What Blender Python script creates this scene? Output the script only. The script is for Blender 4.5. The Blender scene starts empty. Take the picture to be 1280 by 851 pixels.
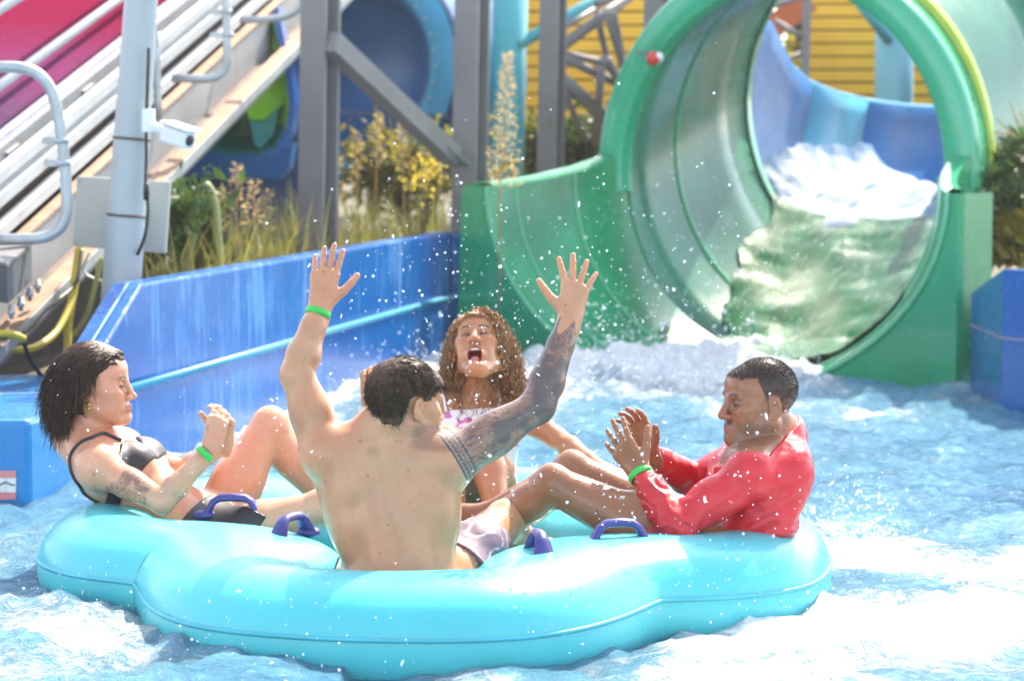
import bpy, math, random
import numpy as np
from mathutils import Vector, Matrix
R = math.radians
random.seed(7)
scene = bpy.context.scene
col = scene.collection
# ------------------------------------------------------------------ camera geometry (photo pixels 1280x851 -> world)
FPX, CAMH, HORIZ = 3100.0, 1.3, 175.0
PITCH = math.atan((425.5 - HORIZ) / FPX)
def P(px, py, d):
    """world point seen at photo pixel (px,py) at depth y=d"""
    u, v = (px - 640) / FPX, (425.5 - py) / FPX
    dy = math.cos(PITCH) + v * math.sin(PITCH)
    dz = -math.sin(PITCH) + v * math.cos(PITCH)
    t = d / dy
    return Vector((u * t, d, CAMH + dz * t))
def W(px, py, z):
    """world point seen at photo pixel on the height z"""
    u, v = (px - 640) / FPX, (425.5 - py) / FPX
    dy = math.cos(PITCH) + v * math.sin(PITCH)
    dz = -math.sin(PITCH) + v * math.cos(PITCH)
    t = (z - CAMH) / dz
    return Vector((u * t, dy * t, z))
# ------------------------------------------------------------------ noise in numpy
def _hash(ix, iy, iz, seed):
    n = (ix * 374761393 + iy * 668265263 + iz * 2147483647 + seed * 1274126177) & 0xFFFFFFFF
    n = ((n ^ (n >> 13)) * 1274126177) & 0xFFFFFFFF
    n = ((n ^ (n >> 16)) * 2246822519) & 0xFFFFFFFF
    return ((n ^ (n >> 15)) & 0xFFFF) / 32767.5 - 1.0
def vnoise(x, y, z=None, seed=0):
    x = np.asarray(x, float); y = np.asarray(y, float)
    z = np.zeros_like(x) if z is None else np.asarray(z, float)
    ix, iy, iz = np.floor(x).astype(np.int64), np.floor(y).astype(np.int64), np.floor(z).astype(np.int64)
    fx, fy, fz = x - ix, y - iy, z - iz
    fx, fy, fz = [f * f * f * (f * (f * 6 - 15) + 10) for f in (fx, fy, fz)]
    r = 0
    for a in (0, 1):
        for b in (0, 1):
            for c in (0, 1):
                w = (fx if a else 1 - fx) * (fy if b else 1 - fy) * (fz if c else 1 - fz)
                r = r + w * _hash(ix + a, iy + b, iz + c, seed)
    return r
def fbm(x, y, z=None, oct=4, seed=0, gain=.5):
    r, a, f = 0, 1, 1
    for i in range(oct):
        r = r + a * vnoise(np.asarray(x) * f + 17.3 * i, np.asarray(y) * f - 9.1 * i, None if z is None else np.asarray(z) * f, seed + i)
        a *= gain; f *= 2.03
    return r
def sstep(a, b, x):
    t = np.clip((np.asarray(x, float) - a) / (b - a), 0, 1)
    return t * t * (3 - 2 * t)
# ------------------------------------------------------------------ object helpers
def tag(o, label=None, cat=None, group=None, kind=None):
    if label: o['label'] = label
    if cat: o['category'] = cat
    if group: o['group'] = group
    if kind: o['kind'] = kind
    return o
def empty(name, loc, label=None, cat=None, group=None):
    o = bpy.data.objects.new(name, None); o.location = loc; o.empty_display_size = .1
    col.objects.link(o)
    return tag(o, label, cat, group)
def link(name, me, parent=None):
    o = bpy.data.objects.new(name, me); col.objects.link(o)
    if parent is not None:
        o.parent = parent
        if parent.parent is None:            # parts keep world coordinates; only the thing itself is moved to its base
            o.matrix_parent_inverse = Matrix.Translation(parent.matrix_basis.translation).inverted()
    return o
def mesh_np(name, verts, faces, mat, parent=None, smooth=True, attrs=None, colattr=None):
    """fast mesh from arrays; faces (N,3|4) array; colattr (V,3|4)"""
    me = bpy.data.meshes.new(name)
    verts = np.asarray(verts, np.float32); faces = np.asarray(faces, np.int32)
    n = faces.shape[1]
    me.vertices.add(len(verts)); me.vertices.foreach_set('co', verts.ravel())
    me.loops.add(faces.size); me.loops.foreach_set('vertex_index', faces.ravel())
    me.polygons.add(len(faces)); me.polygons.foreach_set('loop_start', np.arange(0, faces.size, n, dtype=np.int32))
    me.update(calc_edges=True)
    me.polygons.foreach_set('use_smooth', np.full(len(faces), smooth))
    if colattr is not None:
        c = np.ones((len(verts), 4), np.float32); c[:, :colattr.shape[1]] = colattr
        a = me.color_attributes.new('Col', 'FLOAT_COLOR', 'POINT'); a.data.foreach_set('color', c.ravel())
    for k, v in (attrs or {}).items():
        a = me.attributes.new(k, 'FLOAT', 'POINT'); a.data.foreach_set('value', np.asarray(v, np.float32))
    me.materials.append(mat); me.validate()
    return link(name, me, parent)
def vec(v): return Vector(v)
def frame_of(d, up=(0, 0, 1)):
    d = vec(d).normalized(); u = vec(up)
    if abs(d.dot(u.normalized())) > .97: u = Vector((1, 0, 0)) if abs(d.x) < .9 else Vector((0, 1, 0))
    s = d.cross(u).normalized(); u = s.cross(d).normalized()
    return d, s, u
class MB:
    def __init__(self): self.v = []; self.f = []; self.sm = []
    def add(self, vs, fs, smooth=False):
        b = len(self.v); self.v += [tuple(p) for p in vs]
        self.f += [tuple(i + b for i in f) for f in fs]; self.sm += [smooth] * len(fs); return self
    def hexa(self, c):
        """8 corners: bottom 4 ccw then top 4"""
        return self.add(c, [(3, 2, 1, 0), (4, 5, 6, 7), (0, 1, 5, 4), (1, 2, 6, 5), (2, 3, 7, 6), (3, 0, 4, 7)])
    def box(self, c, s, rot=None):
        c = vec(c); m = rot or Matrix.Identity(3)
        h = [a / 2 for a in s]
        q = [c + m @ Vector((x * h[0], y * h[1], z * h[2])) for z in (-1, 1) for x, y in ((-1, -1), (1, -1), (1, 1), (-1, 1))]
        return self.hexa(q)
    def bar(self, a, b, w, h, up=(0, 0, 1), roll=0):
        a, b = vec(a), vec(b); d, s, u = frame_of(b - a, up)
        if roll:
            q = Matrix.Rotation(roll, 3, d); s = q @ s; u = q @ u
        def ring(p): return [p - s * w / 2 - u * h / 2, p + s * w / 2 - u * h / 2, p + s * w / 2 + u * h / 2, p - s * w / 2 + u * h / 2]
        r0, r1 = ring(a), ring(b)
        return self.add(r0 + r1, [(3, 2, 1, 0), (4, 5, 6, 7), (0, 1, 5, 4), (1, 2, 6, 5), (2, 3, 7, 6), (3, 0, 4, 7)])
    def ibeam(self, a, b, w, h, t, up=(0, 0, 1)):
        a, b = vec(a), vec(b); d, s, u = frame_of(b - a, up)
        prof = [(-w/2, -h/2), (w/2, -h/2), (w/2, -h/2+t), (t/2, -h/2+t), (t/2, h/2-t), (w/2, h/2-t), (w/2, h/2), (-w/2, h/2), (-w/2, h/2-t), (-t/2, h/2-t), (-t/2, -h/2+t), (-w/2, -h/2+t)]
        n = len(prof)
        vs = [p + s * x + u * y for p in (a, b) for x, y in prof]
        fs = [(i, (i + 1) % n, n + (i + 1) % n, n + i) for i in range(n)] + [tuple(range(n))[::-1], tuple(range(n, 2 * n))]
        return self.add(vs, fs)
    def tube(self, pts, r, n=10, caps=True, closed=False):
        pts = [vec(p) for p in pts]; N = len(pts)
        rs = r if isinstance(r, (list, tuple)) else [r] * N
        rings = []; up = None
        for i, p in enumerate(pts):
            if closed: d = pts[(i + 1) % N] - pts[i - 1]
            else: d = pts[min(i + 1, N - 1)] - pts[max(i - 1, 0)]
            if d.length < 1e-9: d = Vector((0, 0, 1))
            d.normalize()
            if up is None: _, s, up = frame_of(d)
            else:
                up = (up - d * up.dot(d)).normalized()
            s = d.cross(up)
            rings += [p + (s * math.cos(2 * math.pi * k / n) + up * math.sin(2 * math.pi * k / n)) * rs[i] for k in range(n)]
        fs = []
        for i in range(N if closed else N - 1):
            j = (i + 1) % N
            fs += [(i * n + k, i * n + (k + 1) % n, j * n + (k + 1) % n, j * n + k) for k in range(n)]
        self.add(rings, fs, True)
        if caps and not closed:
            b = len(self.v) - N * n
            self.f += [tuple(b + k for k in range(n))[::-1], tuple(b + (N - 1) * n + k for k in range(n))]; self.sm += [False, False]
        return self
    def lathe(self, c, prof, axis=(0, 0, 1), n=24, smooth=True):
        c = vec(c); d, s, u = frame_of(axis, (0, 1, 0) if abs(vec(axis).normalized().z) > .9 else (0, 0, 1))
        vs = [c + d * z + (s * math.cos(2 * math.pi * k / n) + u * math.sin(2 * math.pi * k / n)) * r for r, z in prof for k in range(n)]
        fs = [(i * n + k, i * n + (k + 1) % n, (i + 1) * n + (k + 1) % n, (i + 1) * n + k) for i in range(len(prof) - 1) for k in range(n)]
        return self.add(vs, fs, smooth)
    def ball(self, c, r, n=10, sq=(1, 1, 1)):
        c = vec(c); vs = []; m = max(4, n // 2)
        for i in range(m + 1):
            t = math.pi * i / m
            for k in range(n):
                a = 2 * math.pi * k / n
                vs.append(c + Vector((math.sin(t) * math.cos(a) * r * sq[0], math.sin(t) * math.sin(a) * r * sq[1], math.cos(t) * r * sq[2])))
        fs = [(i * n + k, (i + 1) * n + k, (i + 1) * n + (k + 1) % n, i * n + (k + 1) % n) for i in range(m) for k in range(n)]
        return self.add(vs, fs, True)
    def prism(self, pts, ext):
        """polygon pts (3D, planar) extruded by vector ext"""
        pts = [vec(p) for p in pts]; n = len(pts); e = vec(ext)
        return self.add(pts + [p + e for p in pts], [tuple(range(n))[::-1], tuple(range(n, 2 * n))] + [(i, (i + 1) % n, n + (i + 1) % n, n + i) for i in range(n)])
    def loft(self, rings, closed_ring=False, smooth=True):
        n = len(rings[0]); vs = [p for r in rings for p in r]
        fs = []
        for i in range(len(rings) - 1):
            for k in range(n if closed_ring else n - 1):
                fs.append((i * n + k, i * n + (k + 1) % n, (i + 1) * n + (k + 1) % n, (i + 1) * n + k))
        return self.add(vs, fs, smooth)
    def build(self, name, mat, parent=None, bevel=0, sol=0, solofs=-1):
        me = bpy.data.meshes.new(name); me.from_pydata(self.v, [], self.f); me.validate()
        if len(me.polygons) == len(self.sm): me.polygons.foreach_set('use_smooth', self.sm)
        me.materials.append(mat); me.update()
        o = link(name, me, parent)
        if sol:
            m = o.modifiers.new('solid', 'SOLIDIFY'); m.thickness = sol; m.offset = solofs
        if bevel:
            m = o.modifiers.new('bevel', 'BEVEL'); m.width = bevel; m.segments = 2; m.limit_method = 'ANGLE'; m.angle_limit = R(40)
        return o
# ------------------------------------------------------------------ materials
class NT:
    def __init__(self, name):
        self.m = bpy.data.materials.new(name); self.m.use_nodes = True
        self.t = self.m.node_tree; self.t.nodes.clear()
        self.out = self.t.nodes.new('ShaderNodeOutputMaterial')
    def n(self, typ, **kw):
        x = self.t.nodes.new(typ)
        for k, v in kw.items():
            if k in x.inputs: self.s(x, k, v)
            else: setattr(x, k, v)
        return x
    def s(self, node, inp, v):
        i = node.inputs[inp]
        if isinstance(v, bpy.types.NodeSocket): self.t.links.new(v, i)
        else: i.default_value = v
    def pr(self, **kw):
        p = self.t.nodes.new('ShaderNodeBsdfPrincipled')
        for k, v in kw.items(): self.s(p, k.replace('_', ' '), v)
        self.t.links.new(p.outputs[0], self.out.inputs['Surface']); return p
    def coord(self, scale=(1, 1, 1), rot=(0, 0, 0)):
        tc = self.n('ShaderNodeTexCoord'); mp = self.n('ShaderNodeMapping')
        mp.inputs['Scale'].default_value = scale; mp.inputs['Rotation'].default_value = rot
        self.t.links.new(tc.outputs['Object'], mp.inputs['Vector']); return mp.outputs[0]
    def noise(self, vec, scale=5, detail=4, rough=.55):
        x = self.n('ShaderNodeTexNoise', Scale=scale, Detail=detail, Roughness=rough)
        self.t.links.new(vec, x.inputs['Vector']); return x.outputs[0]
    def ramp(self, fac, stops):
        x = self.n('ShaderNodeValToRGB'); self.t.links.new(fac, x.inputs[0])
        e = x.color_ramp.elements
        while len(e) < len(stops): e.new(.5)
        for el, (p, c) in zip(e, stops): el.position = p; el.color = (*c, 1) if len(c) == 3 else c
        return x.outputs[0]
    def mix(self, fac, a, b, mode='MIX'):
        x = self.n('ShaderNodeMix'); x.data_type = 'RGBA'; x.blend_type = mode
        self.s(x, 0, fac)
        for i, v in ((6, a), (7, b)):
            if isinstance(v, bpy.types.NodeSocket): self.t.links.new(v, x.inputs[i])
            else: x.inputs[i].default_value = (*v, 1) if len(v) == 3 else v
        return x.outputs[2]
    def math(self, op, a, b=0.0, c=0.0):
        x = self.n('ShaderNodeMath', operation=op)
        self.s(x, 0, a); self.s(x, 1, b); self.s(x, 2, c); return x.outputs[0]
    def bump(self, h, strength=.3, dist=.01, normal=None):
        x = self.n('ShaderNodeBump', Strength=strength, Distance=dist); self.t.links.new(h, x.inputs['Height'])
        if normal is not None: self.t.links.new(normal, x.inputs['Normal'])
        return x.outputs[0]
def c4(c): return (*c, 1)
def mat(name, c, rough=.5, metal=0, var=.15, scale=6, bump=0, dirt=None, spec=.5, stretch=(1, 1, 1), coat=0):
    """painted / plastic / metal surface with broken-up colour and gloss; dirt=(colour, amount)"""
    t = NT(name); v = t.coord(stretch)
    a = t.noise(v, scale, 5); b = t.noise(v, scale * 7, 3)
    lo = tuple(x * (1 - var) for x in c); hi = tuple(min(1, x * (1 + var)) for x in c)
    cc = t.ramp(a, [(.3, lo), (.7, hi)])
    if dirt:
        d = t.noise(t.coord((stretch[0] * 1.7, stretch[1] * 1.7, stretch[2] * .6)), scale * 1.3, 6, .7)
        cc = t.mix(t.ramp(d, [(.62 - dirt[1] * .25, (0, 0, 0)), (.72, (1, 1, 1))]), cc, dirt[0])
    rr = t.math('MULTIPLY_ADD', b, .25, rough - .12)
    p = t.pr(Base_Color=cc, Roughness=rr, Metallic=metal, Specular_IOR_Level=spec, Coat_Weight=coat)
    if bump: t.s(p, 'Normal', t.bump(b, bump, .004))
    return t.m
# ================================================================== MATERIALS OF THE SETTING
M = {}
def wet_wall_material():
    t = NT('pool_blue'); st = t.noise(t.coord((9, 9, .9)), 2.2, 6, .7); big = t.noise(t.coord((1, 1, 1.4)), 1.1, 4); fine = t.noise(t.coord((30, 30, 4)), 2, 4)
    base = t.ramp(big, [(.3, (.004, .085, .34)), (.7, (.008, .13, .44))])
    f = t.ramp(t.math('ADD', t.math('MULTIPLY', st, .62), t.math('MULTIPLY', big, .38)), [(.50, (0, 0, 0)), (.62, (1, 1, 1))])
    c = t.mix(t.math('MULTIPLY', f, t.math('MULTIPLY', fine, .95)), base, (.17, .35, .62))          # run-off film, with the wall's wet glare painted in as pale streaks
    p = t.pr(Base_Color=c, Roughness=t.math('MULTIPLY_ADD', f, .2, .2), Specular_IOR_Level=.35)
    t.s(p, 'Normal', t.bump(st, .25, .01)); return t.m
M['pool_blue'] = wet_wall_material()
M['block_blue'] = mat('block_blue', (.015, .20, .50), .25, 0, .12, 3, coat=.3)
M['seam'] = mat('seam', (.35, .5, .75), .4)
M['slide_green'] = mat('slide_green', (.014, .27, .115), .25, 0, .12, 2.5, dirt=((.05, .30, .17), .12), coat=.4)
M['slide_inner'] = mat('slide_inner', (.02, .25, .11), .24, 0, .3, 2.2, dirt=((.06, .27, .17), .2), coat=.25, stretch=(1, .5, 1))
M['slide_tube'] = mat('slide_tube', (.055, .20, .13), .26, 0, .35, 1.6, dirt=((.10, .22, .18), .3), coat=.25)
M['slide_pale'] = mat('slide_pale', (.10, .42, .24), .35, 0, .15, 4)
M['flume_dark'] = mat('flume_dark', (.005, .10, .30), .4, 0, .15, 1.5, spec=.25)
M['flume_light'] = mat('flume_light', (.05, .29, .47), .4, 0, .15, 1.5, spec=.25)
M['navy'] = mat('navy', (.012, .05, .16), .35, 0, .2, 2)
M['teal'] = mat('teal', (.06, .36, .40), .35, 0, .12, 2)
M['pale_teal'] = mat('pale_teal', (.16, .42, .47), .35, 0, .12, 1)
M['lime'] = mat('lime', (.36, .85, .02), .3, 0, .12, 2)
M['bright_teal'] = mat('bright_teal', (.02, .34, .33), .3, 0, .12, 2)
M['steel_grey'] = mat('steel_grey', (.19, .18, .185), .5, 0, .12, 3, dirt=((.16, .13, .11), .1))
M['galv'] = mat('galv', (.40, .43, .44), .42, .45, .18, 9, dirt=((.35, .33, .28), .12))
M['white_steel'] = mat('white_steel', (.40, .42, .43), .42, 0, .1, 5, dirt=((.32, .25, .18), .2))
M['panel_grey'] = mat('panel_grey', (.24, .255, .27), .42, 0, .12, 3, dirt=((.22, .17, .12), .22), stretch=(1, 1, .4))
M['rust_brown'] = mat('rust_brown', (.17, .12, .10), .7, 0, .35, 6)
M['rail_wood'] = mat('rail_wood', (.32, .20, .13), .7, 0, .25, 8)
M['dark_box'] = mat('dark_box', (.10, .11, .125), .5, 0, .2, 5)
M['black'] = mat('black', (.015, .015, .016), .45)
M['white_paint'] = mat('white_paint', (.72, .73, .72), .4, 0, .06, 4, dirt=((.45, .42, .36), .12))
M['hose'] = mat('hose', (.50, .40, .03), .45, 0, .15, 8)
M['hose_green'] = mat('hose_green', (.26, .28, .09), .5, 0, .15, 8)
M['yellow_board'] = mat('yellow_board', (.88, .48, .015), .55, 0, .14, 1.2)
M['gap_brown'] = mat('gap_brown', (.16, .05, .01), .8)
M['orange'] = mat('orange', (.5, .10, .02), .6)
M['red'] = mat('red', (.55, .04, .03), .4)
M['brown_post'] = mat('brown_post', (.10, .075, .06), .6, 0, .25, 4)
M['soil'] = mat('soil', (.10, .085, .055), .9, 0, .4, 1.5, bump=.4)
M['kerb'] = mat('concrete', (.35, .33, .30), .8, 0, .2, 3)

# ================================================================== GROUND AND WATER
gb = MB(); gb.add([(-400, -400, -.9), (400, -400, -.9), (400, 600, -.9), (-400, 600, -.9)], [(0, 1, 2, 3)])
tag(gb.build('ground', M['soil']), 'brown soil and grass ground reaching the horizon', 'ground', kind='structure')
SLOPE = .219
def wall_x(y): return -1.487 + SLOPE * (y - 10.2)
# embankment (land behind the pool walls) on three sides
eb = MB()
def land(poly, z, t=1.2): eb.prism([(x, y, z - t) for x, y in poly], (0, 0, t))
land([(-40, 9.4), (wall_x(9.4) - .25, 9.4), (wall_x(15.6) - .12, 15.6), (-.2, 16.2), (-.2, 60), (-40, 60)], .27)
land([(3.4, 11.6), (40, 11.6), (40, 60), (2.2, 60), (3.1, 15.5)], .35)
land([(-.19, 17.2), (3.0, 16.0), (2.19, 60), (-.19, 60)], -.2)
tag(eb.build('embankment', M['soil']), 'weedy earth bank behind the blue pool walls', 'ground', kind='structure')

def water_material():
    t = NT('pool_water'); v = t.coord()
    at = t.n('ShaderNodeAttribute', attribute_name='foam').outputs['Fac']
    warp = t.n('ShaderNodeTexNoise', Scale=2.2, Detail=3); t.t.links.new(v, warp.inputs['Vector'])
    vv = t.n('ShaderNodeVectorMath', operation='MULTIPLY_ADD'); t.t.links.new(warp.outputs['Color'], vv.inputs[0]); vv.inputs[1].default_value = (.5, .5, 0); t.t.links.new(v, vv.inputs[2])
    v2 = vv.outputs[0]
    f1 = t.noise(v2, 19, 8, .74); f2 = t.noise(v2, 85, 5, .7)
    ff = t.math('ADD', t.math('MULTIPLY', f1, .65), t.math('MULTIPLY', f2, .35))
    # lacy foam, also whitened as glare at lower right, where the attribute is high
    thr = t.math('SUBTRACT', t.math('ADD', ff, t.math('MULTIPLY', at, .62)), .82)
    m = t.math('MULTIPLY', thr, 4.6); mm = t.n('ShaderNodeClamp'); t.t.links.new(m, mm.inputs[0]); foam = mm.outputs[0]
    base = t.ramp(t.noise(v2, 1.6, 4), [(.3, (.04, .145, .28)), (.5, (.065, .21, .35)), (.72, (.13, .31, .43))])
    aer = t.mix(t.math('MULTIPLY', at, .6), base, (.26, .52, .60))
    colr = t.mix(foam, aer, (.86, .89, .91))
    p = t.pr(Base_Color=colr, Roughness=t.math('MULTIPLY_ADD', foam, .42, .07), IOR=1.33, Specular_IOR_Level=.38)
    h = t.math('ADD', t.noise(v2, 24, 5, .72), t.math('MULTIPLY', t.noise(v2, 90, 5, .7), .40))
    h = t.math('ADD', h, t.math('MULTIPLY', foam, .35))
    t.s(p, 'Normal', t.bump(h, 1.0, .03))
    return t.m
M['water'] = water_material()

def blob(x, y, cx, cy, rx, ry, rot=0):
    c, s = math.cos(rot), math.sin(rot)
    u = ((x - cx) * c + (y - cy) * s) / rx; w = (-(x - cx) * s + (y - cy) * c) / ry
    return np.exp(-(u * u + w * w))
BK_E = Vector((.79, -.613, 0)).normalized()      # along the slide's front bulkhead, left to right
BK_A = Vector((.613, .79, 0)).normalized()       # into the tube
BK_C = Vector((1.09, 14.04, 0))
def water_fields(x, y):
    s = (x - BK_C.x) * BK_E.x + (y - BK_C.y) * BK_E.y
    d = -((x - BK_C.x) * BK_A.x + (y - BK_C.y) * BK_A.y)        # distance in front of the bulkhead
    exitf = np.exp(-(s + .15) ** 2 / .95 ** 2) * np.exp(-np.clip(d - .25, 0, 9) ** 2 / 1.1 ** 2) * (d > -1.2)
    wash = np.exp(-(s + .2) ** 2 / 1.8 ** 2) * np.exp(-np.clip(d - .6, 0, 9) ** 2 / 3.2 ** 2) * .55
    wl = x - (-1.487 + SLOPE * (y - 10.2))
    wallf = np.exp(-np.clip(wl, 0, 9) ** 2 / .55 ** 2) * sstep(8.8, 10.5, y) * .62
    raft_d = np.sqrt(((x + .2) / 1.3) ** 2 + ((y - 7.3) / 1.25) ** 2)
    ringf = np.exp(-(raft_d - 1.08) ** 2 / .16 ** 2) * .45
    f = np.maximum.reduce([exitf * 1.15, wash, wallf, ringf])
    for px, py, rx, ry, a in ((1170, 790, .62, .55, 1.12), (1080, 700, .35, .5, .75), (1290, 720, .5, .5, .9), (160, 800, .45, .35, .50), (300, 790, .35, .3, .5), (60, 690, .3, .5, .45),
                              (900, 850, .5, .18, .7), (650, 860, .5, .16, .5), (330, 480, .5, .9, .6), (450, 450, .4, .8, .62), (1000, 660, .25, .25, .6), (20, 840, .3, .2, .5)):
        c = W(px, py, 0); f = np.maximum(f, a * blob(x, y, c.x, c.y, rx, ry))  # foam patches; the lower right ones also paint the white sun glare
    f = f * 1.0 + .14 + .07 * sstep(8, 11, y) + .22 * fbm(x * 1.7, y * 1.1, oct=3, seed=5) + .12 * fbm(x * 6, y * 4, oct=2, seed=9)
    return np.clip(f, 0, 1.25), exitf
def water_height(x, y):
    f, ex = water_fields(x, y)
    wob = fbm(x * 1.1, y * .8, oct=2, seed=3) * .014 + fbm(x * 3.4, y * 2.3, oct=3, seed=13) * .018 + fbm(x * 13, y * 10, oct=2, seed=63) * .010
    n = fbm(x * 6.5, y * 5.0, oct=4, seed=21)
    rg = 1 - np.abs(fbm(x * 4.2, y * 3.1, oct=3, seed=33))
    h = wob + .014 * n + .026 * (rg - .6) * np.clip(f, 0, 1)
    h = h + ex * (.05 + .055 * np.clip(n, -.6, 1) + .03 * fbm(x * 14, y * 14, oct=3, seed=41) + .06 * fbm(x * 2.5, y * 2.5, oct=2, seed=47))
    rd = np.sqrt(((x + .2) / 1.25) ** 2 + ((y - 7.25) / 1.2) ** 2); h = h + np.exp(-((rd - 1.05) / .28) ** 2) * np.where(x < -.4, .050, .012)
    raft = sstep(.74, .5, np.sqrt(((x + .2) / 1.2) ** 2 + ((y - 7.25) / 1.15) ** 2))
    return h * (1 - raft) - .10 * raft, f
xs = np.concatenate([np.linspace(-14, -2.7, 12), np.arange(-2.6, 3.5, .0175), np.linspace(3.6, 12, 10)])
ys = np.concatenate([np.linspace(-14, 5.2, 20), np.arange(5.3, 9.2, .0175), np.arange(9.2, 15.9, .026)])
X, Y = np.meshgrid(xs, ys); Z, F = water_height(X, Y)
nx, ny = len(xs), len(ys)
ii = (np.arange(ny - 1)[:, None] * nx + np.arange(nx - 1)[None, :]).ravel()
wf = np.stack([ii, ii + 1, ii + nx + 1, ii + nx], 1)
wo = mesh_np('water', np.stack([X.ravel(), Y.ravel(), Z.ravel()], 1), wf, M['water'], attrs={'foam': F.ravel()})
tag(wo, 'choppy light blue pool water streaked with white foam', 'water', kind='structure')

# ================================================================== BLUE POOL WALLS
def wall_left():
    root = empty('pool_wall', (wall_x(12), 12, 0), 'blue glossy pool side wall with a wet slanted near end', 'wall')
    z0, z1 = .71, .73
    A, B = 10.2, 15.45
    th = .13
    def q(y, z, off=0): return (wall_x(y) + off - .0, y, z)
    # upper wall: slanted near end, runs to the slide
    m = MB()
    o = -.035
    y0b = 9.45
    prof_in = [q(y0b, .30, o), q(B, .34, o), q(B, z1, o), q(A, z0, o)]
    prof_out = [(x - th, y + .01, z) for x, y, z in prof_in]
    m.hexa([prof_in[0], prof_in[1], prof_out[1], prof_out[0], prof_in[3], prof_in[2], prof_out[2], prof_out[3]])
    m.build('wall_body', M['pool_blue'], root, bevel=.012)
    m = MB()
    for y in (12.4, 14.2):
        m.bar(q(y, .345, o + .002), q(y, .715, o + .002), .008, .006)
    m.bar((wall_x(y0b) + o - th * .45, y0b - .002, .31), (wall_x(A) + o - th * .45, A - .004, z0 + .002), .008, .006)
    m.build('seam_line', M['seam'], root)
    # lower plinth with a rounded ledge
    m = MB()
    a, b = q(9.0, -.6), q(B + .3, -.6)
    m.hexa([a, b, (b[0] - .3, b[1], b[2]), (a[0] - .3, a[1], a[2]), q(9.0, .295), q(B + .3, .335), (b[0] - .3, b[1], .335), (a[0] - .3, a[1], .295)])
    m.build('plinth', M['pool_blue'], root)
    m = MB(); m.tube([q(9.2, .296, -.004), q(12, .317, -.004), q(B, .336, -.004)], .017, 10)
    m.build('ledge', M['flume_light'], root)
    # end return next to the slide
    m = MB(); c = vec(q(B, 0, o))
    m.hexa([c + Vector((0, -.06, -.6)), c + Vector((.30, .12, -.6)), c + Vector((.24, .34, -.6)), c + Vector((-.1, .2, -.6)),
            c + Vector((0, -.06, .725)), c + Vector((.30, .12, .70)), c + Vector((.24, .34, .70)), c + Vector((-.1, .2, .725))])
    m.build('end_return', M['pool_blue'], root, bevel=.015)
wall_left()
def low_block():
    root = empty('low_wall', (-2.3, 9.0, 0), 'low blue block wall with a warning sticker beside the dark haired woman', 'wall')
    m = MB()
    y0 = 8.86
    xr = lambda y: -1.735 + SLOPE * (y - 8.86)
    m.hexa([(-6, y0, -.6), (xr(y0), y0, -.6), (xr(9.46), 9.46, -.6), (-6, 9.46, -.6), (-6, y0, .30), (xr(y0), y0, .30), (xr(9.46), 9.46, .30), (-6, 9.46, .30)])
    m.build('wall_body', M['block_blue'], root, bevel=.02)
    m = MB()
    m.hexa([(-6, 9.47, -.6), (xr(9.47) - .16, 9.47, -.6), (xr(10.6) - .2, 10.6, -.6), (-6, 10.6, -.6), (-6, 9.47, .297), (xr(9.47) - .16, 9.47, .297), (xr(10.6) - .2, 10.6, .297), (-6, 10.6, .297)])
    m.build('top_deck', M['block_blue'], root)
    # deck seam
    m = MB(); m.bar((-2.05, 9.0, .303), (-2.02, 9.75, .302), .012, .005); m.bar((-2.02, 9.75, .302), (-1.7, 9.8, .302), .012, .005)
    m.build('seam_line', M['seam'], root)
    # sticker: pink band, pale blue with black wave, pink band
    s = lambda px, py: P(px, py, y0 - .003)
    mw = MB(); mw.add([s(-16, 588), s(20, 588), s(20, 624), s(-16, 624)], [(3, 2, 1, 0)])
    st = mw.build('sticker', M['white_paint'], root)
    mp = MB()
    for a, b in ((588, 597), (615, 624)):
        mp.add([P(-16, a, y0 - .006), P(20, a, y0 - .006), P(20, b, y0 - .006), P(-16, b, y0 - .006)], [(3, 2, 1, 0)])
    mp.build('coloured_band', mat('sticker_pink', (.62, .22, .22), .4), st)
    mk = MB()
    mk.tube([P(a, b, y0 - .006) for a, b in ((-12, 604), (-6, 607), (-2, 607), (3, 604), (7, 602), (11, 604), (15, 606), (19, 606))], .0022, 5)
    mk.build('wave_mark', M['black'], st)
low_block()
def wall_right():
    root = empty('pool_wall', (2.9, 12.4, 0), 'dark blue pool side wall at the right of the green slide', 'wall')
    m = MB()
    a = P(1224, 480, 12.7); b = P(1262, 480, 12.15)
    x0, x1 = a.x, b.x
    # end face towards the camera and long inner side running to the right
    pts = [(x0, 12.95), (x1 - .05, 12.1), (x1 + 1.4, 9.9), (x1 + 1.75, 10.1), (x1 + .3, 12.4), (x0 + .3, 13.2)]
    tops = [.50, .67, .67, .67, .67, .50]
    n = len(pts)
    m.add([(x, y, -.6) for x, y in pts] + [(x, y, z) for (x, y), z in zip(pts, tops)],
          [(i, (i + 1) % n, n + (i + 1) % n, n + i) for i in range(n)] + [(n, n + 1, n + 4, n + 5), (n + 1, n + 2, n + 3, n + 4)])
    m.build('wall_body', mat('pool_blue_dark', (.010, .09, .30), .25, 0, .15, 3, coat=.3), root)
    m = MB()
    m.bar((pts[0][0] - .003, pts[0][1] - .006, .335), (pts[1][0] - .003, pts[1][1] - .006, .335), .006, .008)
    m.bar((pts[1][0] - .004, pts[1][1] - .004, .335), (pts[2][0] - .004, pts[2][1] - .004, .335), .006, .008)
    m.build('seam_line', mat('seam_rust', (.3, .25, .3), .5), root)
    m = MB(); c = Vector((pts[1][0] + .25, pts[1][1] - .41, .1))
    m.bar(c + Vector((-.02, -.03, .2)), c + Vector((.22, -.42, -.2)), .05, .05); m.build('drain_slot', M['navy'], root)
wall_right()

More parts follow.
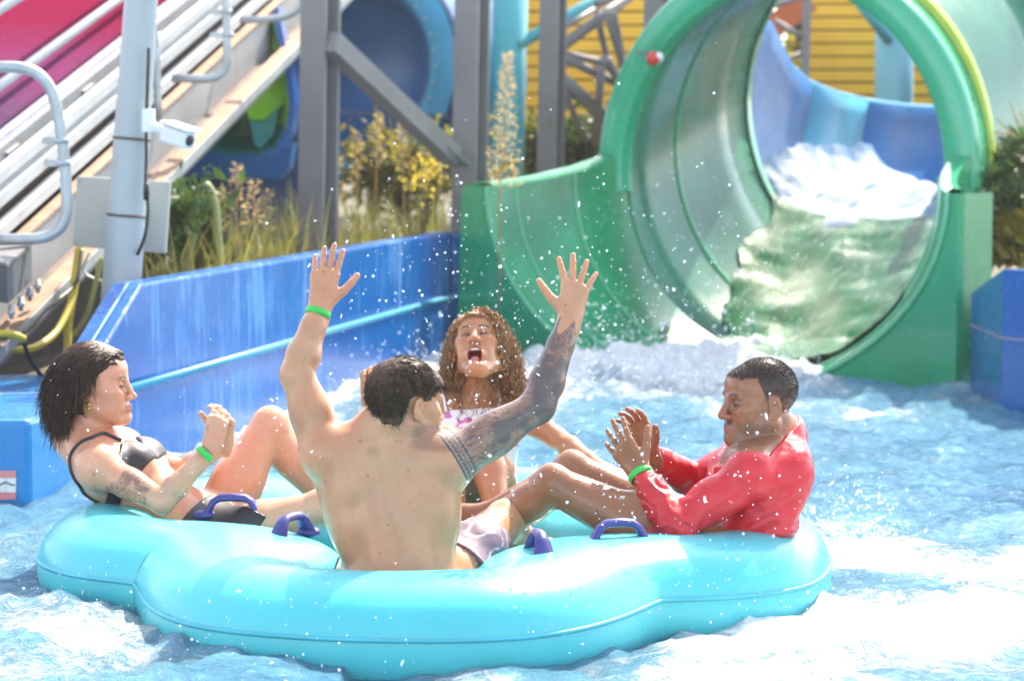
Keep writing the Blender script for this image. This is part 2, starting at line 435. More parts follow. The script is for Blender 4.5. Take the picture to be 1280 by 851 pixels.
# ================================================================== GREEN WATER SLIDE
def slide():
    root = empty('water_slide', tuple(BK_C), 'large green water slide tube opening into a flared trough over the pool', 'water slide')
    e, a, up = BK_E, BK_A, Vector((0, 0, 1))
    ZL = 1.02
    RS, RR, ZR = .85, 1.13, 1.10          # ring distance, ring radius, ring centre height
    N = 40
    def sec(t):
        """lower half section of the trough at t=0 (bulkhead) .. 1 (ring)"""
        k = (1 - t) ** 1.7
        w = RR + (1.52 - RR) * k; b = 1.10 + (1.13 - 1.10) * k
        c = BK_C + a * (RS * t) + up * (ZL + (ZR - ZL) * t)
        return [c - e * w * math.cos(math.pi * i / N) - up * (b * math.sin(math.pi * i / N) - (.13 * t ** 2 if i in (0, N) else 0)) for i in range(N + 1)]
    T = [0, .06, .14, .25, .4, .6, .8, 1]
    m = MB(); m.loft([sec(t) for t in T]); tr = m.build('trough', M['slide_inner'], root)
    # seam ribs inside the trough
    m = MB()
    for t in (.13, .52):
        q = sec(t); cc = BK_C + a * (RS * t) + up * (ZL + (ZR - ZL) * t)
        m.tube([p + (cc - p).normalized() * .004 for p in q], .008, 6)
    m.build('seam_rib', M['slide_pale'], tr)
    # bulkhead: flat green face with rolled opening edge
    q = sec(0); c0 = BK_C + up * ZL
    outer = []
    for i in range(N + 1):
        th = math.pi * i / N
        x = -math.cos(th); z = math.sin(th)
        s = 1 / max(abs(x), abs(z), 1e-6)
        x2, z2 = x * s, z * s
        outer.append(c0 + e * (x2 * (1.74 if x2 < 0 else 1.61) - (.07 * z2 if x2 < 0 else 0)) - up * (z2 * 1.7))
    roll = [p - a * .03 + (p - c0).normalized() * .02 for p in q]
    face_in = [p - a * .035 + (p - c0).normalized() * .07 for p in q]
    face_out = [p - a * .035 for p in outer]
    edge = [p + (p - c0).normalized() * .02 for p in outer]
    back = [p + a * .32 + (p - c0).normalized() * .02 for p in outer]
    m = MB(); m.loft([q, roll, face_in]); m.loft([face_in, face_out, edge, back], smooth=False)
    m.build('bulkhead', M['slide_green'], root)
    m = MB(); m.tube([p - a * .036 + (p - c0).normalized() * .03 for p in q], .012, 6); m.build('opening_rim', M['slide_pale'], root)
    # side lips from bulkhead corner up to the ring, with flat top flange and skin
    for sgn in (0, N):
        m = MB(); A_, B_, C_, D_ = [], [], [], []
        for t in T:
            p = sec(t)[sgn]; o = e * (-1 if sgn == 0 else 1)
            w = (.19 - .08 * t) if sgn == 0 else .09 + .05 * t
            A_.append(p); B_.append(p + up * .025 + o * .03); C_.append(p + up * .02 + o * w); D_.append(p + o * (w + .01) - up * 1.6)
        m.loft([A_, B_, C_], smooth=True); m.loft([C_, D_], smooth=False)
        m.build('side_lip', M['slide_green'], root)
    # ring flange (arch)
    cr = BK_C + a * RS + up * ZR
    tilt = (a + up * .30).normalized()
    def circ(c, r, a0, a1, n=48, ax=None):
        return [c - e * r * math.cos(a0 + (a1 - a0) * i / n) + up * r * math.sin(a0 + (a1 - a0) * i / n) for i in range(n + 1)]
    a0, a1 = R(-6), R(186)
    m = MB()
    m.loft([circ(cr, RR - .03, a0, a1), circ(cr - a * .09, RR - .025, a0, a1), circ(cr - a * .11, RR - .005, a0, a1), circ(cr - a * .11, 1.27, a0, a1), circ(cr - a * .09, 1.29, a0, a1), circ(cr + a * .10, 1.29, a0, a1), circ(cr + a * .10, RR, a0, a1)], smooth=True)
    m.build('ring_flange', mat('flange_green', (.018, .33, .17), .3, 0, .1, 3, coat=.4), root)
    m = MB()
    for i in range(13):
        th = a0 + (a1 - a0) * (i + .5) / 13
        p = cr - a * .12 - e * 1.235 * math.cos(th) + up * 1.235 * math.sin(th)
    # foot block at the right of the ring
    fr = cr + e * 1.22
    m.box(fr + e * .03 + a * .02 + up * (-.05), (.10, .16, .22), Matrix((e, a, up)).transposed())
    m.build('flange_foot', M['slide_green'], root, bevel=.03)
    # closed tube behind the ring, rising
    L = 1.35
    def cen(s): return cr + a * s + up * (.34 * s)
    def ring(s, r): return [cen(s) - e * r * math.cos(2 * math.pi * i / 64) - up * r * math.sin(2 * math.pi * i / 64) for i in range(64)]
    m = MB(); m.loft([ring(s, RR - .02) for s in (0, .2, .45, .7, .95, L)], True)
    m.build('tube', M['slide_tube'], root, sol=.03, solofs=-1)
    m = MB()
    for s in (.5,):
        m.loft([ring(s - .02, RR - .024), ring(s, RR - .034), ring(s + .02, RR - .024)], True)
    m.loft([ring(L - .03, RR - .03), ring(L + .02, RR - .03), ring(L + .02, RR + .12), ring(L - .05, RR + .12)], True)
    m.build('joint_ring', M['slide_green'], root)
    m = MB()
    for s in (.1, .16):
        m.loft([ring(s, 1.19), ring(s + .03, 1.19)], True)
    m.loft([ring(.10, 1.15), ring(.10, 1.298), ring(.16, 1.298), ring(.16, 1.15)], True)
    m.build('outer_flange', mat('flange_lime', (.32, .48, .04), .35), root)
    # water running down the floor of the tube and trough
    def level(s):
        """(centre, radii, chord half angle, lift)"""
        pts = []
        for k in range(25):
            sl = 1 - min(max((s - RS) / L, 0), 1)
            th0, th1 = 40 + 26 * sl + 9 * float(fbm(s * 3.5, 2.2, oct=3, seed=6)), 146
            th = R(th0 + (th1 - th0) * k / 24)
            if s >= RS:
                c = cen(s - RS); p = c - e * (RR - .03) * math.cos(th) - up * (RR - .03) * math.sin(th)
            else:
                t = max(s, 0) / RS; k_ = (1 - t) ** 1.7
                w = RR + (1.52 - RR) * k_; b = 1.10 + .03 * k_
                c = BK_C + a * s + up * (ZL + (ZR - ZL) * t)
                p = c - e * (w - .008) * math.cos(th) - up * (b - .008) * math.sin(th)
            edge = abs(k - 12) / 12
            mid = c.z - RR * (.84 - .30 * (1 - sl)) + .10 * (k / 24 - .5)
            z = p.z * .35 + max(p.z, mid) * .65
            n1 = float(fbm(p.x * 3.5, p.y * 3.5, oct=3, seed=77)) * (1 - edge ** 4)
            p = Vector((p.x, p.y, z + .022 * n1 + .015))
            pts.append(p)
        return pts
    S = np.linspace(.2, RS + L, 70)
    m = MB(); m.loft([level(s) for s in S])
    wt = NT('slide_water')
    def flow(t_, sc):
        m_ = t_.n('ShaderNodeMapping'); m_.inputs['Scale'].default_value = sc; t_.t.links.new(t_.coord(rot=(0, 0, R(-52))), m_.inputs['Vector']); return m_.outputs[0]
    v = flow(wt, (1.0, 3.4, 1.6))
    fm = wt.ramp(wt.noise(v, 5, 9, .78), [(.53, (0, 0, 0)), (.70, (1, 1, 1))])
    cc = wt.mix(fm, wt.ramp(wt.noise(v, 2, 3), [(.35, (.018, .10, .04)), (.65, (.035, .16, .07))]), (.34, .42, .36))
    p_ = wt.pr(Base_Color=cc, Roughness=.16, IOR=1.33, Specular_IOR_Level=.25)
    wt.s(p_, 'Normal', wt.bump(wt.noise(v, 9, 6, .7), .45, .02))
    tag(m.build('flowing_water', wt.m), 'thin rushing water sliding down the trough floor', 'water', kind='stuff')
    # white water tumbling where the flume drops into the tube
    m = MB()
    g = []
    for i in range(60):
        row = []
        for j in range(60):
            s = L - .35 + 2.0 * i / 59; w = -1.12 + 2.24 * j / 59
            c = cen(s); q = c + e * w
            n1 = float(fbm(q.x * 4, q.y * 4, oct=5, seed=91)); n2 = float(fbm(q.x * 11, q.y * 11, oct=3, seed=95))
            z = cen(L).z - .84 + .24 * float(sstep(0, .5, i / 59)) * (1 - .25 * w) + .03 * n1 + .004 * n2 + (.16 * abs(w / 1.06) ** 7 + .02 * n2 * abs(w)) * float(sstep(.12, .3, i / 59)) - .16 * (1 - float(sstep(0, .14, i / 59)))
            row.append(Vector((q.x, q.y, z)))
        g.append(row)
    m.loft(g)
    ft = NT('white_water'); v = flow(ft, (1.0, 1.9, 1.2))
    nn = ft.noise(v, 9, 8, .75)
    cc = ft.ramp(nn, [(.44, (.025, .13, .28)), (.62, (.06, .16, .28)), (.78, (.22, .29, .34))])
    p_ = ft.pr(Base_Color=cc, Roughness=.35, IOR=1.33); ft.s(p_, 'Normal', ft.bump(ft.noise(v, 40, 6, .7), .5, .02))
    tag(m.build('white_water', ft.m), 'white tumbling water at the upper mouth of the green tube', 'water', kind='stuff')
    return cr, cen
RING_C, TUBE_CEN = slide()
def flume():
    root = empty('flume', tuple(P(1060, 240, 19)), 'curving open flume of dark and light blue panels behind the green tube', 'water slide')
    st = [(915, 17.6, -30, 300), (938, 17.8, 8, 290), (962, 18.0, 34, 285), (985, 18.4, 82, 280), (1010, 18.8, 104, 275), (1045, 19.3, 118, 270), (1080, 19.8, 127, 268), (1130, 20.5, 134, 262), (1185, 21.2, 137, 258), (1300, 22.2, 140, 250)]
    def colm(i):
        px, d, t, b = st[i]; out = []
        for k in range(9):
            u = k / 8
            out.append(P(px - 26 * u * (px > 950), t + (b - t) * u, d - 1.0 * u ** 2.2))
        return out
    for nm, rng, mt in (('dark_panel', range(0, 5), 'flume_dark'), ('light_panel', range(4, 7), 'flume_light'), ('dark_panel', range(6, 10), 'flume_dark')):
        m = MB(); m.loft([colm(i) for i in rng]); m.build(nm, M[mt], root, sol=.04, solofs=1)
    m = MB(); m.tube([colm(i)[0] for i in range(len(st))], .03, 8); m.build('top_rim', M['flume_light'], root)
flume()
# ================================================================== RAFT CONVEYOR, POLE AND EQUIPMENT AT THE LEFT
KS = 1.2
CV0 = Vector((-1.78 * KS, 8.9 * KS, CAMH + (.625 - CAMH) * KS)); CVD = Vector((.155, 1, .279))
def cv(a, b, t): return CV0 + CVD * t + Vector((a, 0, b))
def cvb(px, py, a):
    """height offset of the conveyor line with lateral offset a that passes the photo pixel; and its t"""
    k = (px - 640) / FPX
    t = (CV0.x + a - k * CV0.y) / (k - CVD.x)
    p = P(px, py, CV0.y + t)
    return p.z - CV0.z - CVD.z * t, t
def conveyor():
    root = empty('raft_conveyor', tuple(cv(-1.2, -.6, 3)), 'inclined raft conveyor with magenta mesh belt and grey steel side frame', 'conveyor')
    T0, T1 = -1.5, 12
    def line(px, py, a): return cvb(px, py, a)[0]
    bt = NT('belt_mesh'); v = bt.coord()
    br = bt.n('ShaderNodeTexVoronoi', Scale=28); bt.t.links.new(v, br.inputs['Vector'])
    sp = bt.n('ShaderNodeSeparateXYZ'); bt.t.links.new(v, sp.inputs[0])
    wear = bt.math('ADD', sp.outputs['Y'], bt.math('MULTIPLY', bt.noise(v, 1.2, 3), .9))
    cc = bt.ramp(bt.math('MULTIPLY_ADD', wear, .22, -2.6), [(.0, (.07, .05, .10)), (.3, (.16, .035, .10)), (.55, (.17, .010, .040)), (1, (.22, .010, .040))])
    cc = bt.mix(bt.ramp(br.outputs['Distance'], [(.25, (.7, .7, .7)), (.5, (1, 1, 1))]), (.05, .03, .05), cc)
    p = bt.pr(Base_Color=cc, Roughness=1.0, Specular_IOR_Level=0.0); bt.s(p, 'Normal', bt.bump(br.outputs['Distance'], .35, .006))
    ab = -.45; zb = line(80, 103, ab)
    m = MB(); m.loft([[cv(ab - w, zb + .0, t) for w in np.linspace(0, 2.6, 14)] for t in np.linspace(T0, T1, 50)]); m.build('belt', bt.m, root, sol=.03)
    def beam(nm, px, py, a, w, h, mt, t0=T0, t1=T1, bev=.004):
        b = line(px, py, a); m = MB(); m.bar(cv(a, b, t0), cv(a, b, t1), w, h); return m.build(nm, M[mt], root, bevel=bev)
    # edge skirt and upper side plate with brackets
    z1 = line(80, 119, -.40)
    m = MB(); m.bar(cv(-.42, z1, T0), cv(-.42, z1, T1), .05, .06); m.build('belt_edge', mat('belt_edge', (.34, .33, .40), .5), root)
    zt, zb2 = line(80, 125, -.36), line(80, 176, -.36)
    m = MB(); m.hexa([cv(-.40, zb2, T0), cv(-.36, zb2, T0), cv(-.36, zb2, T1), cv(-.40, zb2, T1), cv(-.40, zt, T0), cv(-.36, zt, T0), cv(-.36, zt, T1), cv(-.40, zt, T1)]); up_pl = m.build('side_plate', M['panel_grey'], root)
    for i in range(8):
        t = -.2 + 1.1 * i; m = MB(); zz = (zt + zb2) / 2 + .02
        m.bar(cv(-.355, zz, t), cv(-.355, zz, t + .16), .018, .09); m.ball(cv(-.343, zz, t + .04), .012, 8); m.ball(cv(-.343, zz, t + .12), .012, 8)
        m.build('bracket', M['panel_grey'], up_pl, bevel=.003)
    # dark gap behind rails
    z3, z4 = line(100, 195, -.33), line(100, 232, -.33)
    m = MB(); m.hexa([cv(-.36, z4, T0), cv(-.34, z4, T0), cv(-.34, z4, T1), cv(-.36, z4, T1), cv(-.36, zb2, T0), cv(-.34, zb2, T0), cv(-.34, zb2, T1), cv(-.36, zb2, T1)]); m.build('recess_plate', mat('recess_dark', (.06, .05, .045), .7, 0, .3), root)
    for px, py in ((76, 157), (90, 172), (115, 187)):
        beam('guard_rail', px, py, -.22, .05, .058, 'white_steel')
    # lower plate below rails, rusty ledge, flange
    beam('rust_ledge', 112, 218, -.17, .06, .02, 'rail_wood')
    zt, zb3 = line(112, 222, -.15), line(112, 288, -.15)
    m = MB(); m.hexa([cv(-.18, zb3, T0), cv(-.15, zb3, T0), cv(-.15, zb3, T1), cv(-.18, zb3, T1), cv(-.18, zt, T0), cv(-.15, zt, T0), cv(-.15, zt, T1), cv(-.18, zt, T1)])
    lp = m.build('lower_plate', M['panel_grey'], root)
    beam('bottom_flange', 112, 302, -.12, .16, .05, 'rust_brown')
    beam('cable_tray', 112, 322, -.02, .10, .05, 'steel_grey')
    b = line(20, 410, 0); m = MB(); m.bar(cv(0, b, T0), cv(0, b, T1), .085, .05); m.build('tray_side', M['galv'], root)
    m = MB(); m.bar(cv(-.01, b + .028, T0), cv(-.01, b + .028, T1), .085, .006); m.build('tray_top', M['rail_wood'], root)
    # hand rails above the belt
    for px, py, a in ((73, 57, -.55), (8, 10, -.62)):
        b = line(px, py, a); m = MB(); m.tube([cv(a, b, T0), cv(a, b, T1)], .026, 10); m.build('hand_rail', M['white_steel'], root)
    # bent guard pipes standing on the side plate
    def pipe(pts, r=.026):
        # rounded polyline in px space with depth
        q = [P(*p_) for p_ in pts]; out = []
        for i, p_ in enumerate(q):
            if 0 < i < len(q) - 1:
                a, c = q[i - 1], q[i + 1]
                ra = min(.16, (a - p_).length * .48); rc = min(.16, (c - p_).length * .48)
                s_, e_ = p_ + (a - p_).normalized() * ra, p_ + (c - p_).normalized() * rc
                for k in range(9):
                    t = k / 8; out.append(s_ * (1 - t) ** 2 + p_ * 2 * t * (1 - t) + e_ * t * t)
            else: out.append(p_)
        m = MB(); m.tube(out, r, 10); o = m.build('guard_pipe', M['galv'], root)
        return o
    o1 = pipe([(-40, 84, 10.68), (60, 84, 10.74), (80, 180, 10.74), (86, 298, 10.74), (-30, 300, 10.68)])
    for (px, py) in ((76, 176), (79, 204)):
        m = MB(); c = P(px, py, 10.74); m.lathe(c - Vector((0, 0, .012)), [(.026, 0), (.034, 0), (.034, .024), (.026, .024)], (0, 0, 1), 12); m.bar(c, c + Vector((-.08, .05, 0)), .03, .03); m.build('clamp', M['galv'], o1)
    o2 = pipe([(281, -40, 13.44), (284, 45, 13.44), (284, 100, 13.44), (215, 98, 13.44)], .024)
    for (px, py) in ((283, 15), (286, 44)):
        m = MB(); c = P(px, py, 13.44); m.lathe(c - Vector((0, 0, .012)), [(.024, 0), (.032, 0), (.032, .024), (.024, .024)], (0, 0, 1), 12); m.bar(c, c + Vector((-.1, .05, 0)), .03, .03); m.build('clamp', M['galv'], o2)
    pipe([(196, 40, 13.20), (196, 100, 13.20), (198, 150, 13.20)], .022)
    pipe([(384, -20, 14.64), (372, 22, 14.64), (300, 26, 14.64)], .022)
    # supports under the frame
    for t in (.4, 3.2, 6.2):
        m = MB(); c = cv(-.5, -.45, t); m.ibeam(c, Vector((c.x, c.y, -.2)), .14, .16, .015, (0, 1, 0)); m.build('support_post', M['steel_grey'], root)
    m = MB(); m.hexa([cv(-2.6, -1.2, -1.5), cv(-.3, -1.2, -1.5), cv(-.3, -2.4, 3.2), cv(-2.6, -2.4, 3.2), cv(-2.6, -.24, -1.5), cv(-.3, -.24, -1.5), cv(-.3, -.24, 3.2), cv(-2.6, -.24, 3.2)])
    m.build('base_cladding', mat('base_cladding', (.11, .095, .085), .7, 0, .3, 2), root)
    # perforated plate
    m = MB(); c = P(328, 30, 14.88)
    for i in range(3):
        for j in range(4): m.ball(P(318 + 8 * i, 14 + 12 * j, 12.3), .012, 6)
    return root
conveyor()
def motor_box():
    root = empty('junction_box', tuple(P(20, 370, 10.56)), 'dark grey junction box with cable glands below the conveyor', 'electrical box')
    m = MB(); a = P(-12, 375, 10.44); b = P(28, 375, 10.44)
    p = [P(-30, 372, 10.50), P(10, 380, 10.32), P(40, 352, 10.80), P(0, 346, 11.04)]
    h = Vector((0, 0, .155)); m.add(p + [q + h for q in p], [(3, 2, 1, 0), (4, 5, 6, 7), (0, 1, 5, 4), (1, 2, 6, 5), (2, 3, 7, 6), (3, 0, 4, 7)])
    m.build('box_body', M['dark_box'], root, bevel=.006)
    q = [p_ + h + Vector((0, 0, .003)) + (p_ - (p[0] + p[2]) / 2) * .06 for p_ in p]; m = MB(); m.add(q + [x + Vector((0, 0, .014)) for x in q], [(3, 2, 1, 0), (4, 5, 6, 7), (0, 1, 5, 4), (1, 2, 6, 5), (2, 3, 7, 6), (3, 0, 4, 7)])
    m.build('lid', M['steel_grey'], root)
    for px, py, d in ((14, 384, 10.38), (26, 374, 10.56), (37, 362, 10.74), (47, 352, 10.86)):
        m = MB(); c = P(px, py, d); m.lathe(c - Vector((0, 0, .05)), [(0, 0), (.010, 0), (.010, .018), (.017, .02), (.017, .036), (.012, .038), (.012, .06), (.0, .06)], (0, 0, 1), 10); m.build('cable_gland', M['galv'], root)
motor_box()
def pole():
    a, b = P(149, 400, 10.85), P(180.5, -60, 10.85)
    root = empty('lamp_pole', tuple(a), 'weathered white steel pole rising behind the wall end', 'pole')
    m = MB(); n = 24; m.tube([a + (b - a) * t for t in np.linspace(0, 1, 12)], [.088 - .018 * t for t in np.linspace(0, 1, 12)], 24)
    m.build('shaft', mat('pole_paint', (.36, .40, .41), .38, 0, .07, 2.5, dirt=((.30, .24, .17), .12), stretch=(1, 1, .35)), root)
    for py in (172, 268):
        t = (400 - py) / 460; c = a + (b - a) * t; d = (b - a).normalized(); r = .088 - .018 * t
        m = MB(); m.lathe(c - d * .006, [(r - .002, 0), (r + .004, 0), (r + .004, .012), (r - .002, .012)], d, 24); m.build('strap_band', mat('strap_rust', (.10, .07, .05), .6), root)
pole()
def camera_box():
    c0 = P(204, 160, 10.75)
    root = empty('security_camera', tuple(c0), 'white security camera clamped to the pole, tilted down', 'security camera')
    ax = nrm3(P(243, 180, 10.62) - P(202, 166, 10.75)); d, s, u = frame_of(ax)
    m = MB(); c = P(222, 171, 10.70)
    L, Wd, H_ = .155, .075, .075
    q = [c + d * x * L / 2 + s * y * Wd / 2 + u * z * H_ / 2 for z in (-1, 1) for x, y in ((-1, -1), (1, -1), (1, 1), (-1, 1))]
    m.hexa(q); m.build('housing', M['white_paint'], root, bevel=.012)
    m = MB(); q = [c + d * (x * (L / 2 + .012) + .012) + s * y * (Wd / 2 + .008) + u * (H_ / 2 + .004 + (z + 1) * .006) for z in (-1, 1) for x, y in ((-1, -1), (1, -1), (1, 1), (-1, 1))]
    m.hexa(q); m.build('sunshield', M['white_paint'], root, bevel=.004)
    m = MB(); m.lathe(c + d * (L / 2 - .002), [(0, .006), (.022, .006), (.026, 0)], d, 16); m.build('lens', M['black'], root)
    m = MB(); m.tube([P(184, 148, 10.76), P(190, 158, 10.74), P(204, 164, 10.74)], .022, 10); m.box(P(186, 151, 10.75), (.05, .05, .10)); m.build('mount_arm', M['white_paint'], root, bevel=.004)
def nrm3(v): return Vector(v).normalized()
camera_box()
def sign_board():
    root = empty('sign_board', tuple(P(152, 312, 11.02)), 'pale grey rectangular board strapped behind the white pole', 'board')
    m = MB(); p = [P(91, 308, 11.02), P(207, 317, 11.02), P(213, 227, 11.02), P(96, 220, 11.02)]
    m.prism(p, (0, .035, 0)); m.build('board_panel', mat('board_paint', (.40, .40, .37), .5, 0, .05, 3), root, bevel=.004)
    m = MB()
    for px, py in ((99, 226), (207, 233), (95, 302), (202, 311)): m.ball(P(px, py, 11.015), .006, 8)
    for i, (px, py) in enumerate(((99, 226), (207, 233), (95, 302), (202, 311))):
        m = MB(); m.lathe(P(px, py, 11.012), [(0, 0), (.006, 0), (.006, .006)], (0, 1, 0), 10); m.build('bolt', M['galv'], root)
sign_board()
def cable(nm, pts, r, mt, label, group=None):
    q = [P(*p) for p in pts]; out = []
    for i in range(len(q) - 1):
        p0, p1, p2, p3 = q[max(i - 1, 0)], q[i], q[i + 1], q[min(i + 2, len(q) - 1)]
        for k in range(8):
            t = k / 8
            out.append(.5 * ((2 * p1) + (p2 - p0) * t + (2 * p0 - 5 * p1 + 4 * p2 - p3) * t * t + (3 * p1 - p0 - 3 * p2 + p3) * t ** 3))
    out.append(q[-1]); m = MB(); m.tube(out, r, 8)
    o = m.build(nm, M[mt]); return tag(o, label, 'cable', group)
cable('cable', [(186, 60, 10.74), (183, 150, 10.75), (183, 195, 10.75), (182, 235, 10.74), (185, 262, 10.73), (181, 295, 10.74), (172, 318, 10.8)], .0075, 'black', 'black cable running down the right side of the white pole', 'loose cables by the conveyor')
cg = MB(); cg.lathe(P(183, 250, 10.72), [(0, 0), (.013, 0), (.013, .055), (.008, .075), (0, .075)], (0, 0, 1), 10); tag(cg.build('cable_connector', M['black']), 'black plug connector hanging on the cable at the pole', 'connector')
cable('hose', [(104, 300, 11.23), (95, 345, 11.11), (90, 375, 11.06), (70, 415, 10.88), (40, 435, 10.65), (10, 436, 10.53), (-20, 430, 10.41)], .017, 'hose', 'yellow hose looping from the board down to the left edge', 'yellow hoses')
cable('hose', [(99, 310, 11.23), (92, 360, 11.11), (86, 400, 11.06), (84, 440, 11.00), (80, 480, 11.00)], .019, 'hose', 'yellow hose hanging straight down above the dark haired woman', 'yellow hoses')
cable('hose', [(-20, 418, 10.30), (10, 417, 10.35), (30, 424, 10.41)], .017, 'hose', 'short yellow hose end at the left edge', 'yellow hoses')
cable('cable', [(102, 312, 11.17), (98, 345, 11.06), (88, 362, 11.00), (60, 385, 10.76), (30, 415, 10.53), (-10, 424, 10.30)], .009, 'black', 'black cable bundled along the tray top below the board', 'loose cables by the conveyor')
cable('cable', [(28, 418, 10.41), (36, 446, 10.47), (56, 476, 10.53), (70, 500, 10.65)], .010, 'black', 'thick black cable hanging below the tray near the hair', 'loose cables by the conveyor')
cable('cable', [(112, 315, 11.25), (104, 338, 11.25), (122, 350, 11.25), (150, 352, 11.25)], .006, 'galv', 'thin grey cable curving right to the pole', 'loose cables by the conveyor')
cable('hose', [(128, 322, 11.25), (118, 360, 11.25), (108, 395, 11.25), (92, 420, 11.25)], .012, 'hose_green', 'greenish hose hanging between the tray and the pole', 'yellow hoses')
cable('hose', [(228, 345, 12.6), (240, 300, 12.6), (246, 255, 12.6), (257, 232, 12.6), (268, 255, 12.6), (272, 300, 12.6), (276, 340, 12.6)], .024, 'hose_green', 'yellow green hose arching up out of the weeds', 'yellow hoses')

# ================================================================== STEELWORK, SLIDES AND WALL IN THE BACKGROUND
def column(px0, py0, px1, py1, d, w, label, mt='steel_grey', g='grey steel columns'):
    a, b = P(px0, py0, d), P(px1, py1, d); a.z = min(a.z, .1)
    root = empty('steel_column', tuple(a), label, 'column', g)
    m = MB(); m.ibeam(a, b, w, w * 1.05, w * .14, (.5, 1, 0)); m.build('post', M[mt], root)
    m = MB(); m.box(a + Vector((0, 0, .19)), (w * 1.7, w * 1.7, .03)); m.build('base_plate', M[mt], root)
    return root
C1 = column(394, 330, 402, -60, 14.2, .165, 'grey steel column nearest the left, carrying a diagonal brace')
m = MB(); m.bar(P(412, 52, 14.1), P(566, 196, 15.4), .10, .12); m.build('diagonal_brace', M['steel_grey'], C1)
m = MB(); m.bar(P(548, 184, 15.3), P(575, 206, 15.45), .18, .02); m.build('gusset', M['steel_grey'], C1)
column(584, 300, 592, -60, 15.6, .165, 'grey steel column beside the end of the blue wall')
C3 = column(685, 260, 693, -60, 17.8, .145, 'slim grey steel column in front of the yellow boards')
column(815, 200, 822, -60, 18.2, .14, 'short grey steel column rising behind the green ring', g='grey steel columns')
def tower():
    root = empty('lattice_brace', tuple(P(740, 190, 19)), 'grey tubular lattice bracing in front of the yellow boards', 'bracing')
    for a, b, r in (((700, 60), (800, -14), .045), ((700, 98), (770, 158), .055), ((704, 72), (778, 108), .035), ((700, 66), (760, 80), .028), ((756, 74), (780, 108), .035), ((776, 108), (800, 100), .035),
                    ((752, 84), (744, 180), .032), ((780, 108), (756, 150), .028), ((758, 14), (786, 106), .032), ((746, 20), (760, 78), .026), ((768, 14), (784, 100), .02), ((702, 108), (732, 175), .026), ((745, 6), (812, -20), .03), ((700, 38), (756, 4), .022)):
        m = MB(); m.tube([P(*a, 18.4), P(*b, 18.9)], r, 8); m.build('strut', M['steel_grey'], root)
    m = MB(); m.ball(P(757, 79, 18.7), .06, 10); m.build('node', M['steel_grey'], root)
    m = MB(); m.ball(P(780, 108, 18.8), .06, 10); m.build('node', M['steel_grey'], root)
tower()
def tealpole():
    root = empty('teal_column', tuple(P(634, 260, 18.5)), 'round turquoise column with a slanted turquoise brace', 'column')
    m = MB(); a, b = P(628, 300, 18.6), P(639, -60, 18.6); a.z = .1; m.tube([a, b], .135, 24); m.build('shaft', M['teal'], root)
    m = MB(); m.lathe(a, [(0, .2), (.24, .2), (.24, .16), (.135, .16)], (0, 0, 1), 20); m.build('base_plate', M['teal'], root)
    m = MB(); m.tube([P(645, 58, 18.5), P(742, 2, 19.2), P(800, -32, 19.5)], .045, 12); m.build('brace', M['teal'], root)
tealpole()
def boards(px0, px1, d, label, pitch=.125):
    root = empty('board_wall', tuple(P((px0 + px1) / 2, 210, d)), label, 'wall', 'yellow board walls')
    a, b = P(px0, 200, d), P(px1, 200, d)
    m = MB(); z = .1; i = 0
    random.seed(px0)
    while z < 3.2:
        dy = random.uniform(-.004, .004); m.box(((a.x + b.x) / 2, d + dy, z + pitch / 2), (b.x - a.x, .03, pitch - .016 - random.uniform(0, .006))); z += pitch; i += 1
    m.build('boards', M['yellow_board'], root)
    m = MB(); m.box(((a.x + b.x) / 2, d + .035, 1.65), (b.x - a.x - .02, .02, 3.1)); m.build('backing', M['gap_brown'], root)
    for x in np.arange(a.x + .05, b.x, .9):
        m = MB(); m.box((x, d + .09, 1.6), (.07, .09, 3.2)); m.build('stud', M['gap_brown'], root)
    return root
boards(650, 835, 23, 'yellow board wall left of the green tube behind the lattice')
bw = boards(1011, 1215, 24, 'yellow board wall seen through the green tube')
def tealcol2():
    root = empty('teal_column', tuple(P(1118, 180, 22.5)), 'pale turquoise column in front of yellow boards inside the tube opening', 'column')
    m = MB(); a, b = P(1117, 190, 22.6), P(1119, -60, 22.6); a.z = .1; m.tube([a, b], .175, 24); m.build('shaft', M['pale_teal'], root)
    m = MB(); m.tube([P(1112, 52, 22.3), P(1066, -8, 22.0)], .05, 8); m.build('brace', M['flange_g'] if 'flange_g' in M else M['teal'], root)
tealcol2()
def ladder():
    root = empty('railing', tuple(P(990, 130, 22)), 'grey steel railing posts beside the yellow boards in the tube opening', 'railing')
    m = MB(); m.bar(P(1004, 150, 22.4), P(1010, -30, 22.4), .07, .07); m.build('post', M['steel_grey'], root)
    for a, b in (((968, 26), (1004, 48)), ((972, 82), (1004, 66)), ((960, 10), (1004, -4))):
        m = MB(); m.tube([P(*a, 22.4), P(*b, 22.4)], .025, 8); m.build('rail', M['steel_grey'], root)
    m = MB(); m.box(P(985, 20, 23.2), (.5, .04, .22), Matrix.Rotation(R(-35), 3, 'Y')); m.build('orange_board', M['orange'], root)
ladder()
